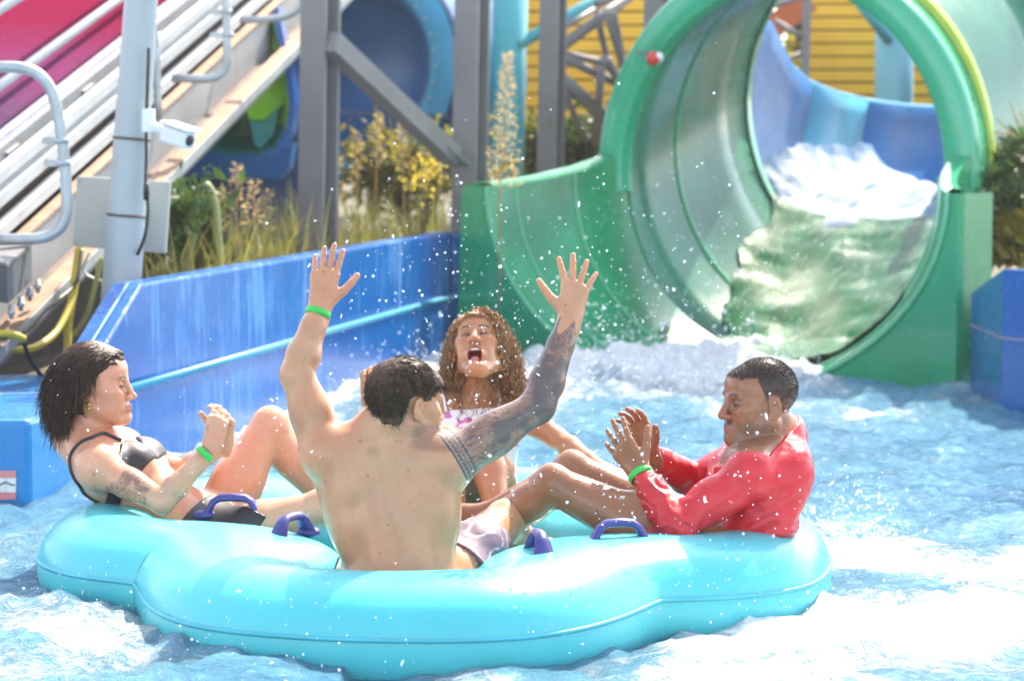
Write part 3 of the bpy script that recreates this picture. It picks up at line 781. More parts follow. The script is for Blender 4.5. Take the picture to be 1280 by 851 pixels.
def blue_tube():
    c = P(440, 84, 18.6); ax = Vector((-.38, -1, .05)).normalized()
    root = empty('blue_slide', (c.x, c.y, .2), 'large round blue slide end with a bolted rim behind the columns', 'water slide')
    m = MB(); m.lathe(c, [(.80, 1.6), (.80, .06), (.80, 0)], ax * -1, 48); m.build('tube', M['flume_dark'], root)
    m = MB(); m.lathe(c, [(.64, -.012), (.66, -.03), (.70, -.03), (.82, -.02), (.84, .0), (.84, .05), (.80, .06)], ax * -1, 64); m.build('rim', M['flume_light'], root)
    m = MB(); m.lathe(c, [(.86, -.0), (.875, .02), (.875, .06), (.84, .06)], ax * -1, 64); m.build('outer_rim', M['navy'], root)
    m = MB(); m.lathe(c, [(.66, -.02), (.58, .02), (.57, .10), (.42, .25), (.2, .32), (0, .34)], ax * -1, 48); m.build('bowl', mat('bowl_blue', (.02, .12, .32), .35, 0, .2, 2), root)
    d, s, u = frame_of(ax)
    for k in range(36):
        a = 2 * math.pi * k / 36; m = MB(); m.ball(c + ax * .028 + (s * math.cos(a) + u * math.sin(a)) * .685, .013, 6); m.build('bolt', M['galv'], root)
    m = MB(); m.bar(c + s * -.85 - u * .38 + ax * .05, c + s * .85 - u * .30 + ax * .05, .03, .03); m.build('seam', M['navy'], root)
    for q in (-.4, .4):
        m = MB(); b = c + s * q; m.bar(Vector((b.x, b.y + .3, c.z - .7)), Vector((b.x, b.y + .3, .1)), .12, .12); m.build('support', M['steel_grey'], root)
blue_tube()
def lime_trough():
    root = empty('lime_slide', tuple(P(310, 225, 15.6)), 'open slide end with lime green and turquoise inside and blue outer edge', 'water slide')
    D = 15.6
    def arc(sc, d, off=(0, 0)):
        pts = []
        for px, py in ((238, 30), (240, 110), (244, 160), (256, 188), (285, 196), (320, 196), (345, 186), (358, 160), (362, 130), (358, 95), (350, 60), (342, 20)):
            pts.append(P(300 + (px - 300) * sc + off[0], 120 + (py - 120) * sc + off[1], d))
        return pts
    inn = arc(1.0, D); out = arc(1.13, D); mid = arc(.86, D + .3, (-6, -2)); back = arc(.7, D + .5, (-10, -4))
    for nm, lo, hi, mt in (('inside_panel', 0, 4, 'slide_green'), ('inside_panel', 3, 8, 'bright_teal'), ('inside_panel', 7, 12, 'lime')):
        m = MB(); m.loft([r[lo:hi] for r in (back, mid, inn)]); m.build(nm, M[mt], root)
    m = MB(); m.prism(back, (0, .03, 0)); m.build('back_panel', M['slide_green'], root)
    k = [P(296, 84, D + .12), P(322, 52, D + .12), P(347, 44, D + .12), P(357, 90, D + .12), P(354, 130, D + .12), P(330, 150, D + .12), P(312, 150, D + .12), P(301, 120, D + .12)]
    m = MB(); m.prism(k, (0, .03, 0)); m.build('lime_panel', M['lime'], root)
    k = [P(312, 152, D + .10), P(330, 152, D + .10), P(349, 134, D + .10), P(342, 168, D + .10), P(326, 186, D + .10), P(318, 180, D + .10)]
    m = MB(); m.prism(k, (0, .03, 0)); m.build('teal_panel', M['bright_teal'], root)
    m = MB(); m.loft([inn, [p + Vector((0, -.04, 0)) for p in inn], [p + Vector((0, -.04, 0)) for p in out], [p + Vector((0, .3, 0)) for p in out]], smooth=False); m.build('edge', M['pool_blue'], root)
    m = MB(); m.prism([P(236, 192, D - .05), P(352, 194, D - .05), P(366, 178, D - .05), P(362, 210, D - .05), P(350, 224, D - .05), P(236, 224, D - .05)], (0, .3, 0)); m.build('end_panel', M['flume_dark'], root)
    m = MB(); m.box(P(300, 250, D + .8), (.8, .12, 1.0)); m.build('support', M['navy'], root)
lime_trough()
def far_slides():
    root = empty('blue_slide', tuple(P(1190, 120, 22)), 'blue slide tube with a wide flange at the upper right', 'water slide')
    c = P(1262, 70, 21.5); ax = Vector((-.62, -.78, -.06)).normalized()
    m = MB(); m.lathe(c, [(.50, -3.2), (.50, 0), (.50, .15)], ax, 40); m.build('tube', mat('sky_blue', (.05, .22, .62), .3, 0, .12, 1.5, coat=.3), root)
    m = MB(); m.lathe(c - ax * .35, [(.50, -.1), (.70, -.1), (.72, -.06), (.72, .06), (.70, .1), (.50, .1)], ax, 48); m.build('flange', M['flume_light'], root)
    root = empty('teal_slide', tuple(P(1290, 60, 23)), 'wide pale turquoise slide with a dark blue underside at the right edge', 'water slide')
    m = MB(); g = []
    for i in range(14):
        t = i / 13; row = []
        for k in range(10):
            u = k / 9; row.append(P(1214 + 130 * t + 12 * u, -60 + 215 * u * (1 - .55 * t) + 20 * t, 23.4 - 1.0 * u * u + .4 * t))
        g.append(row)
    m.loft(g); m.build('side', M['pale_teal'], root, sol=.05)
    m = MB(); g = [[P(1206 + 130 * t, 160 - 75 * t + 70 * u, 22.5 + .9 * u) for u in np.linspace(0, 1, 6)] for t in np.linspace(0, 1, 8)]
    m.loft(g); m.build('underside', M['navy'], root, sol=.05)
    m = MB(); m.tube([P(1200, 150, 22.35), P(1240, 124, 22.4), P(1330, 74, 22.6)], .04, 8); m.build('rim', M['flume_light'], root)
far_slides()
def brown_posts():
    for px0, px1, d, lb in ((1212, 1222, 16.8, 'dark brown post just right of the green ring'), (1193, 1197, 20.5, 'thin brown post stub at the top right')):
        root = empty('brown_post', tuple(P(px0, 200, d)), lb, 'post', 'brown posts')
        m = MB(); a, b = P(px0, 330 if d < 18 else 26, d), P(px1, -60, d); m.tube([a, b], .055 if d < 18 else .09, 12); m.build('shaft', M['brown_post'], root)
        m = MB(); m.lathe(a, [(0, 0), (.08, 0), (.08, .03), (.05, .03)], (0, 0, 1), 12); m.build('foot', M['brown_post'], root)
brown_posts()
def beacon():
    c = P(815, 76, 15.1); root = empty('warning_light', tuple(c), 'small red and white warning light on the green ring', 'lamp')
    m = MB(); m.lathe(c, [(0, .0), (.035, .0), (.042, .02), (.042, .05), (.03, .075), (0, .08)], (.2, -.9, .3), 14); m.build('red_cap', M['red'], root)
    m = MB(); m.lathe(c + Vector((.03, -.02, .012)), [(0, -.02), (.03, -.02), (.034, .02), (.02, .05), (0, .055)], (.3, -.9, .4), 14); m.build('white_cap', M['white_paint'], root)
    m = MB(); m.bar(c + Vector((-.10, .02, .05)), c + Vector((.06, .02, .045)), .03, .015); m.build('bracket', M['dark_box'], root)
beacon()

# ================================================================== PLANTS
def leaf_mat(name, c, var=.35, trans=.45, tc=None):
    t = NT(name); v = t.coord()
    oi = t.n('ShaderNodeAttribute', attribute_name='rnd').outputs['Fac']
    cc = t.mix(oi, tuple(x * (1 - var) for x in c), tuple(min(1, x * (1 + var)) for x in c))
    d = t.n('ShaderNodeBsdfPrincipled'); t.s(d, 'Base Color', cc); t.s(d, 'Roughness', .45)
    tr = t.n('ShaderNodeBsdfTranslucent'); t.s(tr, 'Color', t.mix(.5, cc, tc or (c[0] * 2.2, c[1] * 1.9, c[2] * .8)))
    mx = t.n('ShaderNodeMixShader'); mx.inputs[0].default_value = trans
    t.t.links.new(d.outputs[0], mx.inputs[1]); t.t.links.new(tr.outputs[0], mx.inputs[2]); t.t.links.new(mx.outputs[0], t.out.inputs[0])
    return t.m
M['leaf_dark'] = leaf_mat('leaf_dark', (.035, .075, .018)); M['leaf_mid'] = leaf_mat('leaf_mid', (.07, .12, .025)); M['leaf_olive'] = leaf_mat('leaf_olive', (.13, .13, .035), .4, .5)
M['leaf_yellow'] = leaf_mat('leaf_yellow', (.32, .30, .05), .35, .6); M['straw'] = leaf_mat('straw', (.42, .34, .20), .3, .5); M['grass'] = leaf_mat('grass_blade', (.16, .17, .055), .45, .5)
M['flower'] = leaf_mat('flower_yellow', (.50, .42, .09), .25, .5); M['bark'] = mat('bark', (.09, .065, .045), .9, 0, .35, 12, bump=.5)
def leaves_mesh(name, cen, n_dir, size, mat_, parent, seed=1, aspect=.5, curl=.3):
    """pointed leaves: two quads each folded along the midrib"""
    rng = np.random.RandomState(seed); N = len(cen); cen = np.asarray(cen, float)
    d = nrm_rows(np.asarray(n_dir, float) + rng.normal(0, .25, (N, 3))); r = rng.normal(0, 1, (N, 3)); s = nrm_rows(np.cross(d, r)); nn = np.cross(s, d)
    L = (size * rng.uniform(.6, 1.3, N))[:, None]; w = L * aspect * .5
    p0 = cen; p1 = cen + d * L * .5 + nn * L * curl * .15; p2 = cen + d * L - nn * L * curl * .2
    V = np.stack([p0, p1 + s * w + nn * w * .3, p2, p1 - s * w + nn * w * .3, p1], 1).reshape(-1, 3)
    b = np.arange(N)[:, None] * 5
    F = np.concatenate([b + np.array([[0, 1, 4]]), b + np.array([[1, 2, 4]]), b + np.array([[2, 3, 4]]), b + np.array([[3, 0, 4]])])
    return mesh_np(name, V, F, mat_, parent, smooth=False, attrs={'rnd': np.repeat(rng.uniform(0, 1, N), 5)})
def nrm_rows(v): return v / (np.linalg.norm(v, axis=-1, keepdims=True) + 1e-9)
def tree(loc, h, rw, n, leafm, size, label, seed, group='trees behind the slides'):
    rng = np.random.RandomState(seed); loc = Vector(loc)
    root = empty('tree', tuple(loc), label, 'tree', group)
    m = MB(); tips = []
    top = loc + Vector((rng.uniform(-.3, .3), rng.uniform(-.3, .3), h * .62))
    m.tube([loc, loc + (top - loc) * .4 + Vector((.1, 0, 0)), top], [.11, .09, .05], 9)
    for k in range(9):
        a = rng.uniform(0, 6.28); t = rng.uniform(.22, .95); b = loc + (top - loc) * t
        e = b + Vector((math.cos(a) * rw * rng.uniform(.5, .95), math.sin(a) * rw * rng.uniform(.5, .95), h * rng.uniform(.05, .36)))
        m.tube([b, b + (e - b) * .5 + Vector((0, 0, .1)), e], [.045, .03, .012], 6); tips += [e, b + (e - b) * .6]
    m.build('trunk', M['bark'], root)
    tips += [top + Vector((0, 0, h * .2)), top + Vector((rw * .3, 0, h * .1)), loc + Vector((0, 0, h * .3))]
    cl = []
    for q in tips:
        for _ in range(4): cl.append((np.array(q) + rng.normal(0, rw * .24, 3), rng.uniform(.16, .34) * rw))
    C = []; 
    for i in range(n):
        c, r = cl[rng.randint(len(cl))]; v = nrm_rows(rng.normal(0, 1, 3)) * r * rng.uniform(.25, 1) ** .5; C.append(c + v * np.array((1, 1, .75)))
    C = np.array(C); C[:, 2] = np.maximum(C[:, 2], loc.z + .03)
    leaves_mesh('crown', C, rng.normal(0, 1, (n, 3)) + np.array((0, 0, -.3)), size, leafm, root, seed)
tree((-.95, 27, .2), 4.2, 1.7, 4200, M['leaf_yellow'], .17, 'sunlit yellow green tree behind the columns', 3)
tree((-3.6, 29, .2), 4.6, 2.2, 4200, M['leaf_mid'], .18, 'mid green tree behind the conveyor', 4)
tree((.9, 30, .2), 5.0, 2.0, 4200, M['leaf_mid'], .18, 'green tree behind the yellow boards', 5)
tree((3.2, 30, .2), 5.0, 2.2, 4200, M['leaf_yellow'], .18, 'pale bright tree seen through the tube opening', 6)
tree((6.6, 29, .2), 5.0, 2.4, 4200, M['leaf_mid'], .18, 'green tree at the far right behind the turquoise slide', 7)
tree((-6.6, 26, .2), 5.4, 2.3, 4200, M['leaf_dark'], .18, 'dark tree at the far left behind the conveyor', 8)
tree((-1.9, 34, .2), 6.0, 2.4, 4200, M['leaf_yellow'], .2, 'tall hazy yellow tree farthest behind the columns', 9)
def bush(px, py, d, rx, h, n, leafm, size, label, seed, aspect=.5, group='bushes round the pool'):
    rng = np.random.RandomState(seed); c = P(px, py, d); root = empty('bush', (c.x, c.y, c.z), label, 'bush', group)
    m = MB(); C, Dr = [], []
    for k in range(16):
        a = rng.uniform(0, 6.28); r = rx * rng.uniform(.1, 1); e = c + Vector((math.cos(a) * r, math.sin(a) * r * .6, h * rng.uniform(.55, 1) * (1 - .35 * (r / rx) ** 2)))
        m.tube([c, c + (e - c) * .5 + Vector((0, 0, h * .12)), e], [.014, .010, .004], 5)
        for _ in range(n // 16):
            t = rng.uniform(.25, 1.05); q = c + (e - c) * t + Vector((0, 0, h * .12 * math.sin(math.pi * min(t, 1))))
            C.append(np.array(q) + rng.normal(0, rx * .12, 3)); Dr.append(np.array(e - c) * .6 + rng.normal(0, .35, 3))
    m.build('stems', M['bark'], root); leaves_mesh('foliage', np.array(C), np.array(Dr), size, leafm, root, seed, aspect)
bush(1262, 330, 14.4, .36, .30, 900, M['leaf_yellow'], .10, 'yellow green bush behind the right pool wall', 21)
bush(1305, 330, 14.6, .45, .62, 700, M['leaf_mid'], .10, 'green bush at the right edge behind the right wall', 25)
bush(720, 215, 19.5, .55, .5, 900, M['leaf_dark'], .09, 'dark green bush at the foot of the yellow boards', 22)
bush(245, 335, 12.9, .35, .45, 600, M['leaf_dark'], .09, 'dark leafy bush behind the slanted wall end', 23)
bush(190, 335, 12.4, .4, .5, 500, M['leaf_dark'], .09, 'dark bush behind the white pole', 24)
bush(500, 270, 17.2, .8, .65, 1100, M['leaf_olive'], .09, 'olive bush under the blue slide end', 26)
bush(660, 240, 19.5, .5, .5, 700, M['leaf_olive'], .09, 'dry olive bush beside the turquoise column', 27)
def fern():
    rng = np.random.RandomState(31); root = empty('fern_plant', tuple(P(1290, 330, 14.2)), 'dark green feathery plant with drooping fronds at the right edge', 'plant')
    for k, (x0, y0, x1, y1, d) in enumerate(((1300, 210, 1210, 206, 14.0), (1300, 225, 1222, 232, 13.9), (1310, 240, 1228, 252, 13.8), (1300, 190, 1240, 196, 14.2), (1320, 260, 1236, 262, 14.0), (1310, 200, 1262, 185, 13.9))):
        a, b = P(x0, y0, d + .2), P(x1, y1, d); C, Dr = [], []
        for t in np.linspace(.1, 1, 26):
            q = a + (b - a) * t + Vector((0, 0, .09 * math.sin(math.pi * t) - .02 * t))
            for sg in (-1, 1, -1, 1):
                C.append(np.array(q)); Dr.append(np.array(b - a).astype(float) * .7 + np.array((0, sg * .35, -.22 + .1 * sg)) + rng.normal(0, .1, 3))
        leaves_mesh('frond', np.array(C), np.array(Dr), .095, M['leaf_dark'], root, 40 + k, .28)
    m = MB(); m.tube([P(1300, 350, 14.4), P(1305, 250, 14.3), P(1302, 190, 14.2)], [.02, .015, .008], 7); m.build('stem', M['bark'], root)
    m = MB()
    for a, b in (((1290, 190), (1245, 148)), ((1280, 176), (1262, 128)), ((1270, 168), (1238, 165)), ((1300, 180), (1275, 140))): m.tube([P(*a, 14.2), P(*b, 14.1)], [.008, .003], 5)
    m.build('dry_twig', M['straw'], root)
fern()
def grass_patch(name, spots, n, hmin, hmax, mt, label, seed, width=.008):
    rng = np.random.RandomState(seed); V, F, rn = [], [], []
    for i in range(n):
        px, py, d, rx = spots[rng.randint(len(spots))]
        c = P(px + rng.normal(0, rx), py, d + rng.normal(0, .5)); c.z = .24
        if c.x > wall_x(c.y) - .22 and c.y < 17.3: continue
        h = rng.uniform(hmin, hmax); lean = rng.normal(0, .28, 2); w = width * rng.uniform(.6, 1.4); a = rng.uniform(0, 3.14); s = np.array((math.cos(a), math.sin(a), 0)) * w
        b = len(V)
        for k in range(6):
            t = k / 5; q = np.array((c.x + lean[0] * h * t ** 2.2, c.y + lean[1] * h * t ** 2.2, c.z + h * (t - .25 * t ** 3 * abs(lean[0]) * 2)))
            V += [q - s * (1 - t * .95), q + s * (1 - t * .95)]; rn += [rng.uniform()] * 2 if k == 0 else [rn[-1]] * 2
        F += [(b + 2 * k, b + 2 * k + 1, b + 2 * k + 3, b + 2 * k + 2) for k in range(5)]
    tag(mesh_np(name, np.array(V), np.array(F), mt, None, smooth=False, attrs={'rnd': rn}), label, 'grass', kind='stuff')
LS = [(230, 330, 12.6, 40), (300, 320, 13.4, 40), (350, 310, 14.0, 35), (430, 300, 15.0, 40), (500, 295, 15.8, 40), (545, 290, 16.2, 20), (640, 280, 17.4, 25), (480, 300, 16.8, 60), (340, 320, 15.0, 60)]
grass_patch('grass', LS, 2600, .25, .85, M['grass'], 'tall olive weeds and grass behind the blue wall', 51)
grass_patch('grass', [(680, 250, 18.0, 40), (730, 240, 18.8, 35), (620, 270, 16.4, 15)], 700, .2, .6, M['straw'], 'dry straw grass at the foot of the yellow boards', 52)
def reed(px, py0, py1, d, label, seed, plume=.45):
    rng = np.random.RandomState(seed); a, b = P(px - 6, py0, d), P(px + rng.uniform(-3, 6), py1, d - .1); a.z = .2
    root = empty('reed', tuple(a), label, 'plant', 'seeding grass stems')
    m = MB(); m.tube([a, a + (b - a) * .5 + Vector((rng.uniform(-.03, .03), 0, 0)), b], [.006, .005, .002], 5); m.build('stem', M['straw'], root)
    C, Dr = [], []
    for t in np.linspace(1 - plume, 1, 46):
        q = a + (b - a) * t; L = (1.05 - t) / plume * (.10 if plume > .4 else .035)
        for _ in range(16 if plume > .4 else 2):
            an = rng.uniform(0, 6.28); v = np.array((math.cos(an), math.sin(an) * .6, .55)); u = rng.uniform(.1, 1)
            C.append(np.array(q) + v * L * u); Dr.append(v + np.array((0, 0, -.4 * u)))
    leaves_mesh('plume', np.array(C), np.array(Dr), .036, M['straw'], root, seed, .17)
reed(630, 260, 70, 14.6, 'tall pale pampas plume standing before the turquoise column', 61, .5)
for i, (px, y0, y1, d) in enumerate(((312, 330, 226, 13.2), (335, 330, 240, 13.5), (448, 300, 168, 15.2), (470, 300, 140, 15.6), (505, 300, 150, 16), (600, 290, 128, 16.6), (275, 335, 236, 13), (292, 335, 205, 13.2), (425, 310, 200, 15))):
    reed(px, y0, y1, d, ['pale drooping grass stem right of the arching hose', 'pale grass stem left of the first grey column', 'thin grass stem right of the first grey column', 'tall thin grass stem before the blue slide end', 'tall thin grass stem under the diagonal brace', 'dry grass stem before the second grey column', 'short grass stem beside the arching hose', 'slim grass stem under the lime slide', 'short grass stem against the first grey column'][i], 70 + i, .28)
def goldenrod():
    rng = np.random.RandomState(90); c = P(530, 300, 15.6); c.z = .25
    root = empty('flowering_weed', tuple(c), 'weed with bright yellow flower spikes under the diagonal brace', 'plant')
    m = MB(); C = []
    for px, py in ((545, 190), (535, 205), (522, 214), (512, 222), (548, 205), (528, 228), (540, 222)):
        e = P(px, py, 15.5); m.tube([c, c + (e - c) * .6 + Vector((rng.uniform(-.05, .05), 0, 0)), e], [.007, .005, .002], 5)
        for _ in range(30): C.append(np.array(e) + rng.normal(0, 1, 3) * np.array((.032, .032, .05)))
    m.build('stem', M['leaf_olive'], root); leaves_mesh('blossom', np.array(C), rng.normal(0, 1, (len(C), 3)), .028, M['flower'], root, 91, .8)
goldenrod()
# ================================================================== RAFT
RAFT_C = Vector((-.22, 7.2, 0))
def raft_curve(n=240):
    """centre line of the outer tube seen from above: four lobes"""
    lob = [(-98, 1.00), (-8, .93), (82, 1.02), (174, .93)]
    pts = []
    for i in range(n):
        a = 360 * i / n
        w = 0; r = 0
        for c, l in lob:
            d = math.cos(R(a - c)); k = max(0, d) ** 2.2; w += k; r += k * l
        r /= w
        dm = min(abs((a - c + 180) % 360 - 180) for c, l in lob)       # 0 at lobe tip, 45 between
        r *= 1 - .19 * (sstep(14, 45, dm)) 
        pts.append(Vector((RAFT_C.x + r * math.cos(R(a)) * 1.02, RAFT_C.y + r * math.sin(R(a)) * 1.02, 0)))
    return pts
def raft():
    t = NT('raft_vinyl'); v = t.coord()
    n1 = t.noise(v, 2.2, 4); n2 = t.noise(v, 70, 3)
    wetm = t.ramp(t.noise(v, 26, 3, .6), [(.6, (0, 0, 0)), (.68, (1, 1, 1))])
    p_ = t.pr(Base_Color=t.ramp(n1, [(.3, (.065, .46, .52)), (.7, (.10, .54, .58))]), Roughness=t.math('MULTIPLY_ADD', wetm, -.15, .30), Subsurface_Weight=.35, Subsurface_Scale=.09, IOR=1.45)
    p_.inputs['Subsurface Radius'].default_value = (.25, .9, 1.0)
    t.s(p_, 'Normal', t.bump(t.math('ADD', t.math('MULTIPLY', n2, .3), t.math('MULTIPLY', wetm, .5)), .12, .004))
    M['raft'] = t.m
    root = empty('inflatable_raft', tuple(RAFT_C), 'large turquoise inflatable cloverleaf raft carrying four people', 'raft')
    C = raft_curve(); n = len(C); rings = []; seam = []
    zc, rw, rh = .048, .20, .165
    K = 36
    for i in range(n):
        d = (C[(i + 1) % n] - C[i - 1]).normalized(); o = Vector((d.y, -d.x, 0))
        ring = []
        lob = min(abs((360 * i / n - c + 180) % 360 - 180) for c in (-98, -8, 82, 174))
        sad = float(sstep(18, 45, lob)); wide = 1 + 1.15 * sad
        an = 360 * i / n; lift = .032 * math.exp(-(((an - 174 + 180) % 360 - 180) / 55) ** 2) + .012 * math.exp(-(((an + 8 + 180) % 360 - 180) / 50) ** 2) + .016 * sad
        for k in range(K):
            a = 2 * math.pi * k / K; ca, sa = math.cos(a), math.sin(a)
            x = rw * math.copysign(abs(ca) ** .92, ca); z = rh * math.copysign(abs(sa) ** .92, sa)
            if ca < 0: x *= wide
            ring.append(C[i] + o * x + Vector((0, 0, zc + lift + z + .003 * math.sin(i * .21))))
        rings.append(ring); seam.append(C[i] + o * (rw * .985 + .001) + Vector((0, 0, zc + lift + .03)))
    rings.append(rings[0])
    m = MB(); m.loft(rings, True); m.build('tube', M['raft'], root)
    m = MB(); m.tube(seam, .0065, 6, closed=True); m.build('seam', mat('raft_seam', (.06, .42, .52), .4), root)
    m = MB(); fl = [RAFT_C + Vector((0, 0, .035))] + [RAFT_C + (c - RAFT_C) * .92 + Vector((0, 0, .035)) for c in C]
    rg = []
    for f in (.02, .25, .5, .75, .92):
        rg.append([RAFT_C + (c - RAFT_C) * f + Vector((0, 0, .035 + .008 * float(vnoise(c.x * 4 * f, c.y * 4 * f)))) for c in C + [C[0]]])
    m.loft(rg); m.build('floor', mat('raft_floor', (.05, .36, .42), .25, 0, .2, 3), root)
    hm = mat('handle_purple', (.05, .045, .22), .38, 0, .15, 12)
    def handle(px, py, z, ang, w=.165, hgt=.052):
        hgt *= .80; c = W(px, py, z); d = Vector((math.cos(R(ang)), math.sin(R(ang)), 0)); s = Vector((-d.y, d.x, 0)); u = Vector((0, 0, 1))
        m = MB()
        prof = [(-w / 2 - .004, -.016), (-w / 2 + .022, hgt * .72), (-w / 2 + .040, hgt), (0, hgt * 1.06), (w / 2 - .040, hgt), (w / 2 - .022, hgt * .72), (w / 2 + .004, -.016)]
        top, rr = [], []
        secs = []
        for x, z_ in prof:
            th = .012 if z_ > hgt * .8 else .011; wd = .020 if z_ > hgt * .9 else .026 if z_ > 0 else .040
            secs.append((c + d * x + u * z_, th, wd))
        rings = []
        for i, (p, th, wd) in enumerate(secs):
            tg = (secs[min(i + 1, 6)][0] - secs[max(i - 1, 0)][0]).normalized(); nn = tg.cross(s).normalized()
            rings.append([p + s * wd * .8 * math.cos(2 * math.pi * k / 10) + nn * th * math.sin(2 * math.pi * k / 10) for k in range(10)])
        m.loft(rings, True)
        for sg in (-1, 1): m.ball(c + d * sg * (w / 2 + .004) + u * (-.012), .036, 12, (1.0, .9, .42))
        m.build('handle', hm, root)
    handle(291, 638, .236, -4, .155, .046)
    handle(366, 664, .222, 62, .15, .050)
    handle(674, 688, .215, 100, .15, .055)
    handle(774, 672, .228, 12, .15, .050)
    handle(728, 582, .25, -58, .15, .05)
    handle(352, 590, .24, 155, .15, .045)

    handle(470, 575, .24, 165, .15, .05)
raft()
# ================================================================== BODY MODELLING: smooth distance field -> one continuous skin
FAR = .07
class Body:
    """list of soft shapes; meshed as one continuous surface"""
    def __init__(self): self.ops = []
    def cap(self, a, b, ra, rb=None, k=.02, flat=None, sub=False, tag=None):
        """tapered limb a->b; flat=(axis, factor): section thinned along the axis"""
        self.ops.append(('cap', np.array(a, float), np.array(b, float), ra, ra if rb is None else rb, k, flat, sub, tag)); return self
    def ell(self, c, r, m=None, k=.02, sub=False, tag=None):
        """ellipsoid with radii r along the columns of m"""
        m = np.eye(3) if m is None else np.array(m, float)
        self.ops.append(('ell', np.array(c, float), np.array(r, float), m, None, k, None, sub, tag)); return self
    def pick(self, tags): 
        b = Body(); b.ops = [o for o in self.ops if o[8] in tags]; return b
    @staticmethod
    def dist(o, x, y, z):
        """x, y, z: broadcastable coordinate arrays"""
        f = np.float32
        if o[0] == 'cap':
            a, b, ra, rb, flat = o[1], o[2], o[3], o[4], o[6]
            ab = b - a; L2 = max(float(ab @ ab), 1e-12)
            x = x - f(a[0]); y = y - f(a[1]); z = z - f(a[2])
            dt = x * f(ab[0]) + (y * f(ab[1]) + z * f(ab[2]))
            t = np.clip(dt * f(1 / L2), 0, 1)
            v2 = x * x + (y * y + z * z) + t * (t * f(L2) - 2 * dt)
            if flat is not None:
                n = np.array(flat[0], float); n /= np.linalg.norm(n)
                w = x * f(n[0]) + (y * f(n[1]) + z * f(n[2])) - t * f(ab @ n)
                v2 = v2 + w * w * f(1 / flat[1] ** 2 - 1)
            return np.sqrt(np.maximum(v2, 0)) - (f(ra) + f(rb - ra) * t)
        c, r, m = o[1], o[2], o[3]
        x = x - f(c[0]); y = y - f(c[1]); z = z - f(c[2])
        k0 = 0; k1 = 0
        for i in range(3):
            q = (x * f(m[0, i] / r[i]) + (y * f(m[1, i] / r[i]) + z * f(m[2, i] / r[i]))); q = q * q
            k0 = k0 + q; k1 = k1 + q * f(1 / r[i] ** 2)
        k0 = np.sqrt(k0); k1 = np.sqrt(k1)
        return np.where(k1 < 1e-6, f(-r.min()), k0 * (k0 - 1) / np.maximum(k1, f(1e-6)))
    @staticmethod
    def bbox(o):
        if o[0] == 'cap':
            r = max(o[3], o[4])
            if o[6] is not None and o[6][1] > 1: r *= o[6][1]
            return np.minimum(o[1], o[2]) - r, np.maximum(o[1], o[2]) + r
        e = np.sqrt(((o[3] * o[2]) ** 2).sum(1)); return o[1] - e, o[1] + e
    def bounds(self, pad=.02):
        bb = [self.bbox(o) for o in self.ops if not o[7]]
        return np.min([b[0] for b in bb], 0) - pad, np.max([b[1] for b in bb], 0) + pad
    def field(self, lo, hi, h):
        n = np.ceil((hi - lo) / h).astype(int) + 1
        ax = [(lo[i] + h * np.arange(n[i])).astype(np.float32) for i in range(3)]
        D = np.full(n, FAR, np.float32)
        for o in self.ops:
            k = o[5]; b0, b1 = self.bbox(o); pad = k + .028
            s = []
            for i in range(3):
                i0 = max(0, int(np.floor((b0[i] - pad - lo[i]) / h))); i1 = min(n[i], int(np.ceil((b1[i] + pad - lo[i]) / h)) + 1)
                s.append((i0, i1))
            if any(i1 <= i0 for i0, i1 in s): continue
            sl = tuple(slice(*q) for q in s)
            d = self.dist(o, ax[0][sl[0]][:, None, None], ax[1][sl[1]][None, :, None], ax[2][sl[2]][None, None, :]); cur = D[sl]
            if o[7]:
                d = -d; hh = np.clip(k - np.abs(cur - d), 0, None) / max(k, 1e-6); D[sl] = np.maximum(cur, d) + hh * hh * k * .25
            else:
                hh = np.clip(k - np.abs(cur - d), 0, None) / max(k, 1e-6); D[sl] = np.minimum(cur, d) - hh * hh * k * .25
        return D, ax
    def at(self, pts):
        """field value at points (N,3)"""
        pts = np.asarray(pts, np.float32); D = np.full(len(pts), FAR, np.float32)
        for o in self.ops:
            k = o[5]; d = self.dist(o, pts[:, 0], pts[:, 1], pts[:, 2])
            if o[7]:
                d = -d; hh = np.clip(k - np.abs(D - d), 0, None) / max(k, 1e-6); D = np.maximum(D, d) + hh * hh * k * .25
            else:
                hh = np.clip(k - np.abs(D - d), 0, None) / max(k, 1e-6); D = np.minimum(D, d) - hh * hh * k * .25
        return D
def snap(B, pts, off, it=6):
    """move points onto the body's surface plus off"""
    p = np.array(pts, float); e = .004
    for _ in range(it):
        g = np.stack([B.at(p + np.eye(3)[k] * e) - B.at(p - np.eye(3)[k] * e) for k in range(3)], 1)
        p = p - nrm_rows(g) * (B.at(p) - off)[:, None]
    return p
def nrm_rows(v): return v / (np.linalg.norm(v, axis=-1, keepdims=True) + 1e-9)
